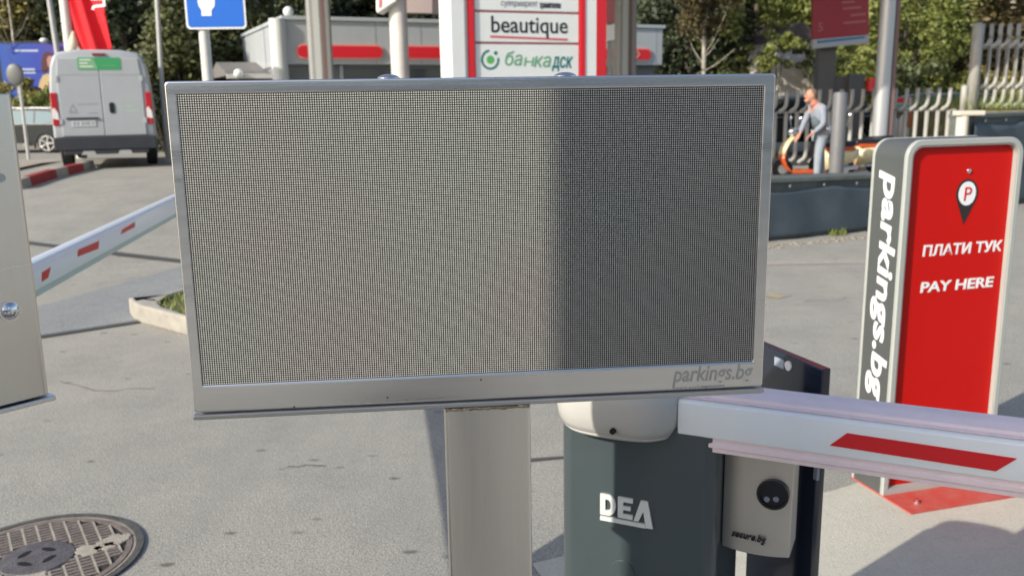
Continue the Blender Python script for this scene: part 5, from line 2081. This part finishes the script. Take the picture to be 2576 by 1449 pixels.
# ------------------------------------------------------------------ trees
def crown_mesh(name, rx, rz, n, seed, matl, leaf=(0.10, 0.2), conifer=False, clumps=60):
    R = np.random.default_rng(seed)
    cs = []
    while len(cs) < clumps:
        p = R.uniform(-1, 1, 3)
        d = np.linalg.norm(p)
        if 0.35 < d < 1.0:
            if conifer:
                k = 1.0 - 0.5 * (p[2] + 1) * 0.9
                p = np.array([p[0] * k, p[1] * k, p[2]])
            cs.append(p)
    cs = np.array(cs)
    rad_ = R.uniform(0.16, 0.34, clumps)
    which = R.integers(0, clumps, n)
    off = R.normal(0, 1, (n, 3))
    off /= np.linalg.norm(off, axis=1)[:, None]
    off *= (R.random((n, 1)) ** 0.45)
    P = cs[which] + off * rad_[which][:, None]
    P = P * np.array([rx, rx, rz])
    nr = off + R.normal(0, 0.7, (n, 3)) + np.array([0, 0, 0.25])
    nr /= np.linalg.norm(nr, axis=1)[:, None]
    t = np.cross(nr, R.normal(0, 1, (n, 3)))
    t /= np.linalg.norm(t, axis=1)[:, None]
    bt = np.cross(nr, t)
    s_ = R.uniform(leaf[0], leaf[1], (n, 1))
    Q = np.stack([P - t * s_ * 0.9, P - bt * s_ * 0.5, P + t * s_, P + bt * s_ * 0.5], axis=1).reshape(-1, 3)
    me = bpy.data.meshes.new(name)
    me.from_pydata(Q.tolist(), [], np.arange(4 * n).reshape(-1, 4).tolist())
    me.materials.append(matl)
    return me


def trunk_mesh(name, h, r, crown_z, rx, rz, seed, matl, lf=1.0):
    R = random.Random(seed)
    b = MB()
    pts = [(0, 0, 0), (0.05, 0.03, h * 0.3), (-0.04, 0.05, h * 0.6), (0.06, 0, h)]
    b.tube(pts, [r * 1.3, r, r * 0.75, r * 0.3], 10)
    for k in range(9):
        z = h * R.uniform(0.35, 0.85)
        a = R.uniform(0, 6.28)
        l_ = rx * R.uniform(0.5, 0.9)
        e = (l_ * math.cos(a), l_ * math.sin(a), z + rz * R.uniform(0.2, 0.6))
        m_ = (e[0] * 0.45, e[1] * 0.45, z + (e[2] - z) * 0.35)
        b.tube([(0, 0, z), m_, e], [r * 0.45 * lf, r * 0.28 * lf, r * 0.08], 7)
    me = bpy.data.meshes.new(name)
    for f in b.bm.faces:
        f.smooth = True
    b.bm.to_mesh(me)
    b.bm.free()
    me.materials.append(matl)
    return me


LM = {
    'dark': leaf_mat('leaf_dark', (0.032, 0.046, 0.024), (0.10, 0.12, 0.062)),
    'mid': leaf_mat('leaf_mid', (0.06, 0.078, 0.03), (0.16, 0.18, 0.075)),
    'light': leaf_mat('leaf_light', (0.12, 0.15, 0.028), (0.29, 0.31, 0.085)),
    'yellow': leaf_mat('leaf_yellow', (0.18, 0.16, 0.04), (0.40, 0.34, 0.11)),
    'brown': leaf_mat('leaf_brown', (0.07, 0.055, 0.025), (0.17, 0.135, 0.055)),
    'conifer': leaf_mat('leaf_conifer', (0.05, 0.062, 0.022), (0.16, 0.17, 0.06)),
}
CM, TKM = {}, {}
for i, (k, mm) in enumerate(LM.items()):
    CM[k] = crown_mesh('crown_' + k, 2.6, 3.4, 11000, 20 + i, mm, (0.08, 0.17), k == 'conifer', 70)
    TKM[k] = trunk_mesh('trunk_' + k, 6.0, 0.17, 4.4, 2.4, 3.0, 40 + i, BARKP if k == 'brown' else BARK, 0.35 if k == 'brown' else 1.0)
DESC = {'dark': 'dark green leafy tree', 'mid': 'mid green leafy tree', 'light': 'sunlit light green tree', 'yellow': 'yellow green autumn tree', 'brown': 'thin brownish tree with pale trunk', 'conifer': 'dense olive green conifer'}


def tree(kind, px, Y, zc, k, kx_=1.0, label=None, name=None, dx=0):
    p = at(px, 200, Y)
    g = gz(p.x, p.y)
    nm = name or ('conifer_tree' if kind == 'conifer' else 'leafy_tree')
    t = thing(nm, label or DESC[kind], 'tree', (p.x, p.y, g), random.uniform(0, 6.28), 'trees behind the filling station')
    for nme, me in (('crown', CM[kind]), ('trunk', TKM[kind])):
        o = bpy.data.objects.new(nme, me)
        COL.objects.link(o)
        o.parent = t
        if nme == 'crown':
            o.location = (0, 0, zc)
            o.scale = (k * kx_, k * kx_, k)
        else:
            o.scale = (k, k, max(0.3, (zc + 1.2 * k) / 6.0))
    return t


TREES = [
    ('yellow', 20, 40, 5.6, 1.0, 1.0, 'yellow green autumn tree above the billboard at the left edge'),
    ('yellow', 95, 46, 7.4, 1.2, 1.0, 'tall yellowish tree rising behind the purple billboard'),
    ('brown', 45, 36, 7.0, 0.40, 1.0, 'small brownish tree crown in the upper left corner'),
    ('mid', 118, 42, 6.0, 1.1, 1.0, 'olive green tree between the billboard and the red flag'),
    ('dark', 235, 42, 5.2, 1.3, 1.1, 'dark green tree hidden behind the red flag and the van'),
    ('dark', 330, 39, 5.4, 1.25, 1.0, 'dark green tree between the red flag and the thin flagpole'),
    ('mid', 395, 50, 6.6, 1.35, 1.1, 'tall dull green tree at the thin flagpole'),
    ('conifer', 452, 30, 2.5, 0.75, 1.25, 'olive conifer directly left of the blue road sign post'),
    ('conifer', 560, 33, 3.4, 1.0, 1.1, 'olive conifer behind the blue road sign post'),
    ('mid', 640, 37, 4.6, 1.15, 1.0, 'mid green tree between the blue road sign and the round white column'),
    ('dark', 740, 48, 6.2, 1.35, 1.1, 'dark tree rising over the left end of the station shop'),
    ('mid', 900, 50, 6.2, 1.3, 1.2, 'dull green tree over the middle of the station shop'),
    ('dark', 1060, 50, 6.4, 1.4, 1.1, 'dark tree behind the white sign pole'),
    ('dark', 1200, 52, 6.2, 1.4, 1.2, 'dark tree hidden behind the sign tower'),
    ('dark', 1400, 50, 6.2, 1.4, 1.2, 'dark tree right behind the shop name panels'),
    ('dark', 1640, 44, 5.2, 1.3, 1.1, 'dark green tree right of the second canopy column'),
    ('dark', 1730, 40, 4.6, 1.1, 1.0, 'dark green tree left of the pale trunk'),
    ('brown', 1768, 34, 5.6, 0.55, 1.0, 'tree with bare pale trunk right of the station shop'),
    ('light', 1895, 39, 5.0, 1.05, 1.1, 'sunlit light green tree between the pale trunk and the red price board'),
    ('light', 2005, 43, 7.0, 1.0, 1.0, 'light green tree above the small white house'),
    ('mid', 2010, 46, 3.4, 1.1, 1.1, 'mid green tree behind the small white house'),
    ('light', 2150, 37, 3.2, 0.85, 1.0, 'light green tree under the red price board'),
    ('dark', 2255, 42, 6.2, 1.2, 1.0, 'dark tree at the top right of the tall pale pole'),
    ('light', 2270, 31, 3.2, 0.70, 1.15, 'light green tree right of the tall pale pole'),
    ('mid', 2365, 35, 3.6, 0.95, 1.0, 'blue green tree left of the tall fence post'),
    ('yellow', 2440, 38, 5.6, 1.0, 1.15, 'olive yellow tree above the tall fence post'),
    ('brown', 2535, 33, 5.0, 0.95, 1.2, 'brownish autumn tree above the taller fence'),
    ('yellow', 2600, 36, 3.6, 1.0, 1.1, 'yellow green tree behind the taller fence bars'),
    ('dark', 2660, 42, 6.0, 1.3, 1.1, 'dark tree in the upper right corner'),
]
for kd_, px, Y, zc, k, kx2, lab in TREES:
    tree(kd_, px, Y, zc, k, kx2, lab)

# shrubs
SHM = {k: crown_mesh('shrub_' + k, 1.1, 0.75, 2600, 60 + i, LM[k], (0.05, 0.11), False, 26) for i, k in enumerate(('yellow', 'light', 'dark', 'mid'))}
for kd_, px, py, Y, sc_, lab in (
        ('yellow', 75, 258, 33.5, 1.0, 'yellowish shrub under the billboard'), ('light', 120, 275, 33, 0.9, 'bright green shrub above the dark estate car'),
        ('dark', 410, 300, 27, 1.0, 'dark shrub between the van and the display board'), ('dark', 400, 250, 30, 1.2, 'larger dark shrub behind the van'),
        ('mid', 2280, 215, 29, 1.0, 'green shrub over the gas bottle rack'), ('light', 1950, 128, 34.5, 0.9, 'light green bush covering the left side of the small white house'), ('mid', 2052, 150, 35, 0.8, 'green bush covering the right side of the small white house'), ('light', 2370, 240, 30, 1.1, 'light green shrub left of the tall fence post'),
        ('dark', 2190, 215, 34, 1.2, 'dark shrub behind the pillar with the red board'), ('yellow', 2500, 235, 27, 0.9, 'yellow green shrub low behind the taller fence')):
    p = at(px, py, Y)
    t = thing('shrub', lab, 'shrub', (p.x, p.y, 0), random.uniform(0, 6), 'shrubs among the trees')
    o = bpy.data.objects.new('foliage', SHM[kd_])
    COL.objects.link(o)
    o.parent = t
    o.location = (0, 0, max(0.6, p.z))
    o.scale = (sc_, sc_, sc_ * 1.1)
    b = MB()
    for i in range(5):
        a = i * 1.26
        b.tube([(0, 0, 0), (0.3 * math.cos(a), 0.3 * math.sin(a), max(0.6, p.z))], [0.03, 0.01], 6)
    b.obj('stem', BARK, t)
# far wood that reads as one mass
R2 = np.random.default_rng(5)
n = 26000
P = np.stack([R2.uniform(-45, 48, n), R2.uniform(54, 60, n), R2.random(n) ** 0.8 * 13], 1)
nr = R2.normal(0, 1, (n, 3))
nr /= np.linalg.norm(nr, axis=1)[:, None]
tt_ = np.cross(nr, R2.normal(0, 1, (n, 3)))
tt_ /= np.linalg.norm(tt_, axis=1)[:, None]
bt = np.cross(nr, tt_)
sz = R2.uniform(0.25, 0.5, (n, 1))
Q = np.stack([P - tt_ * sz, P - bt * sz * 0.6, P + tt_ * sz, P + bt * sz * 0.6], 1).reshape(-1, 3)
me = bpy.data.meshes.new('woods')
me.from_pydata(Q.tolist(), [], np.arange(4 * n).reshape(-1, 4).tolist())
me.materials.append(LM['dark'])
o = bpy.data.objects.new('woods', me)
COL.objects.link(o)
tag(o, 'dark wood closing the view behind the station', 'woods', kind='stuff')

# dark bollard behind the viewer, added only for its blurred reflection in the lower steel strip
d = ray(1060, 1000).normalized()
nS = TS.to_3x3() @ Vector((0, -1, 0))
tS = (TS.translation - EYE).dot(nS) / d.dot(nS)
pS = EYE + d * tS
dr2 = d - 2 * d.dot(nS) * nS
pR = pS + dr2 * ((-0.45 - pS.y) / dr2.y)
bo = thing('dummy', 'dark navy bollard added unseen behind the viewer for the steel to mirror', 'dummy', (pR.x, pR.y, 0))
b = MB()
b.tube([(0, 0, 0), (0, 0, 1.12), (0, 0, 1.16)], [0.15, 0.15, 0.10], 24)
b.obj('shaft', mat('dummy_navy', (0.015, 0.025, 0.05), 0.5), bo, smooth=True)
b = MB()
b.tube([(0, 0, 0), (0, 0, 0.02)], 0.22, 24)
b.obj('base_plate', BLACK, bo)

# long unseen wall added behind the viewer to give the steel something to mirror
b = MB()
bw = thing('reflection_wall', 'long rendered wall added unseen far behind the viewer for steel reflections', 'wall', (0, -11, 0))
b.box(-16, 16, -0.15, 0.15, 0, 3.4)
b.obj('panel', mat('old_render', (0.42, 0.39, 0.34), 0.9, var=0.2, vscale=0.8, bump=0.4, bscale=6), bw)
b = MB()
b.box(-16.1, 16.1, -0.2, 0.2, 3.401, 3.5)
b.obj('coping', LEDGE, bw)
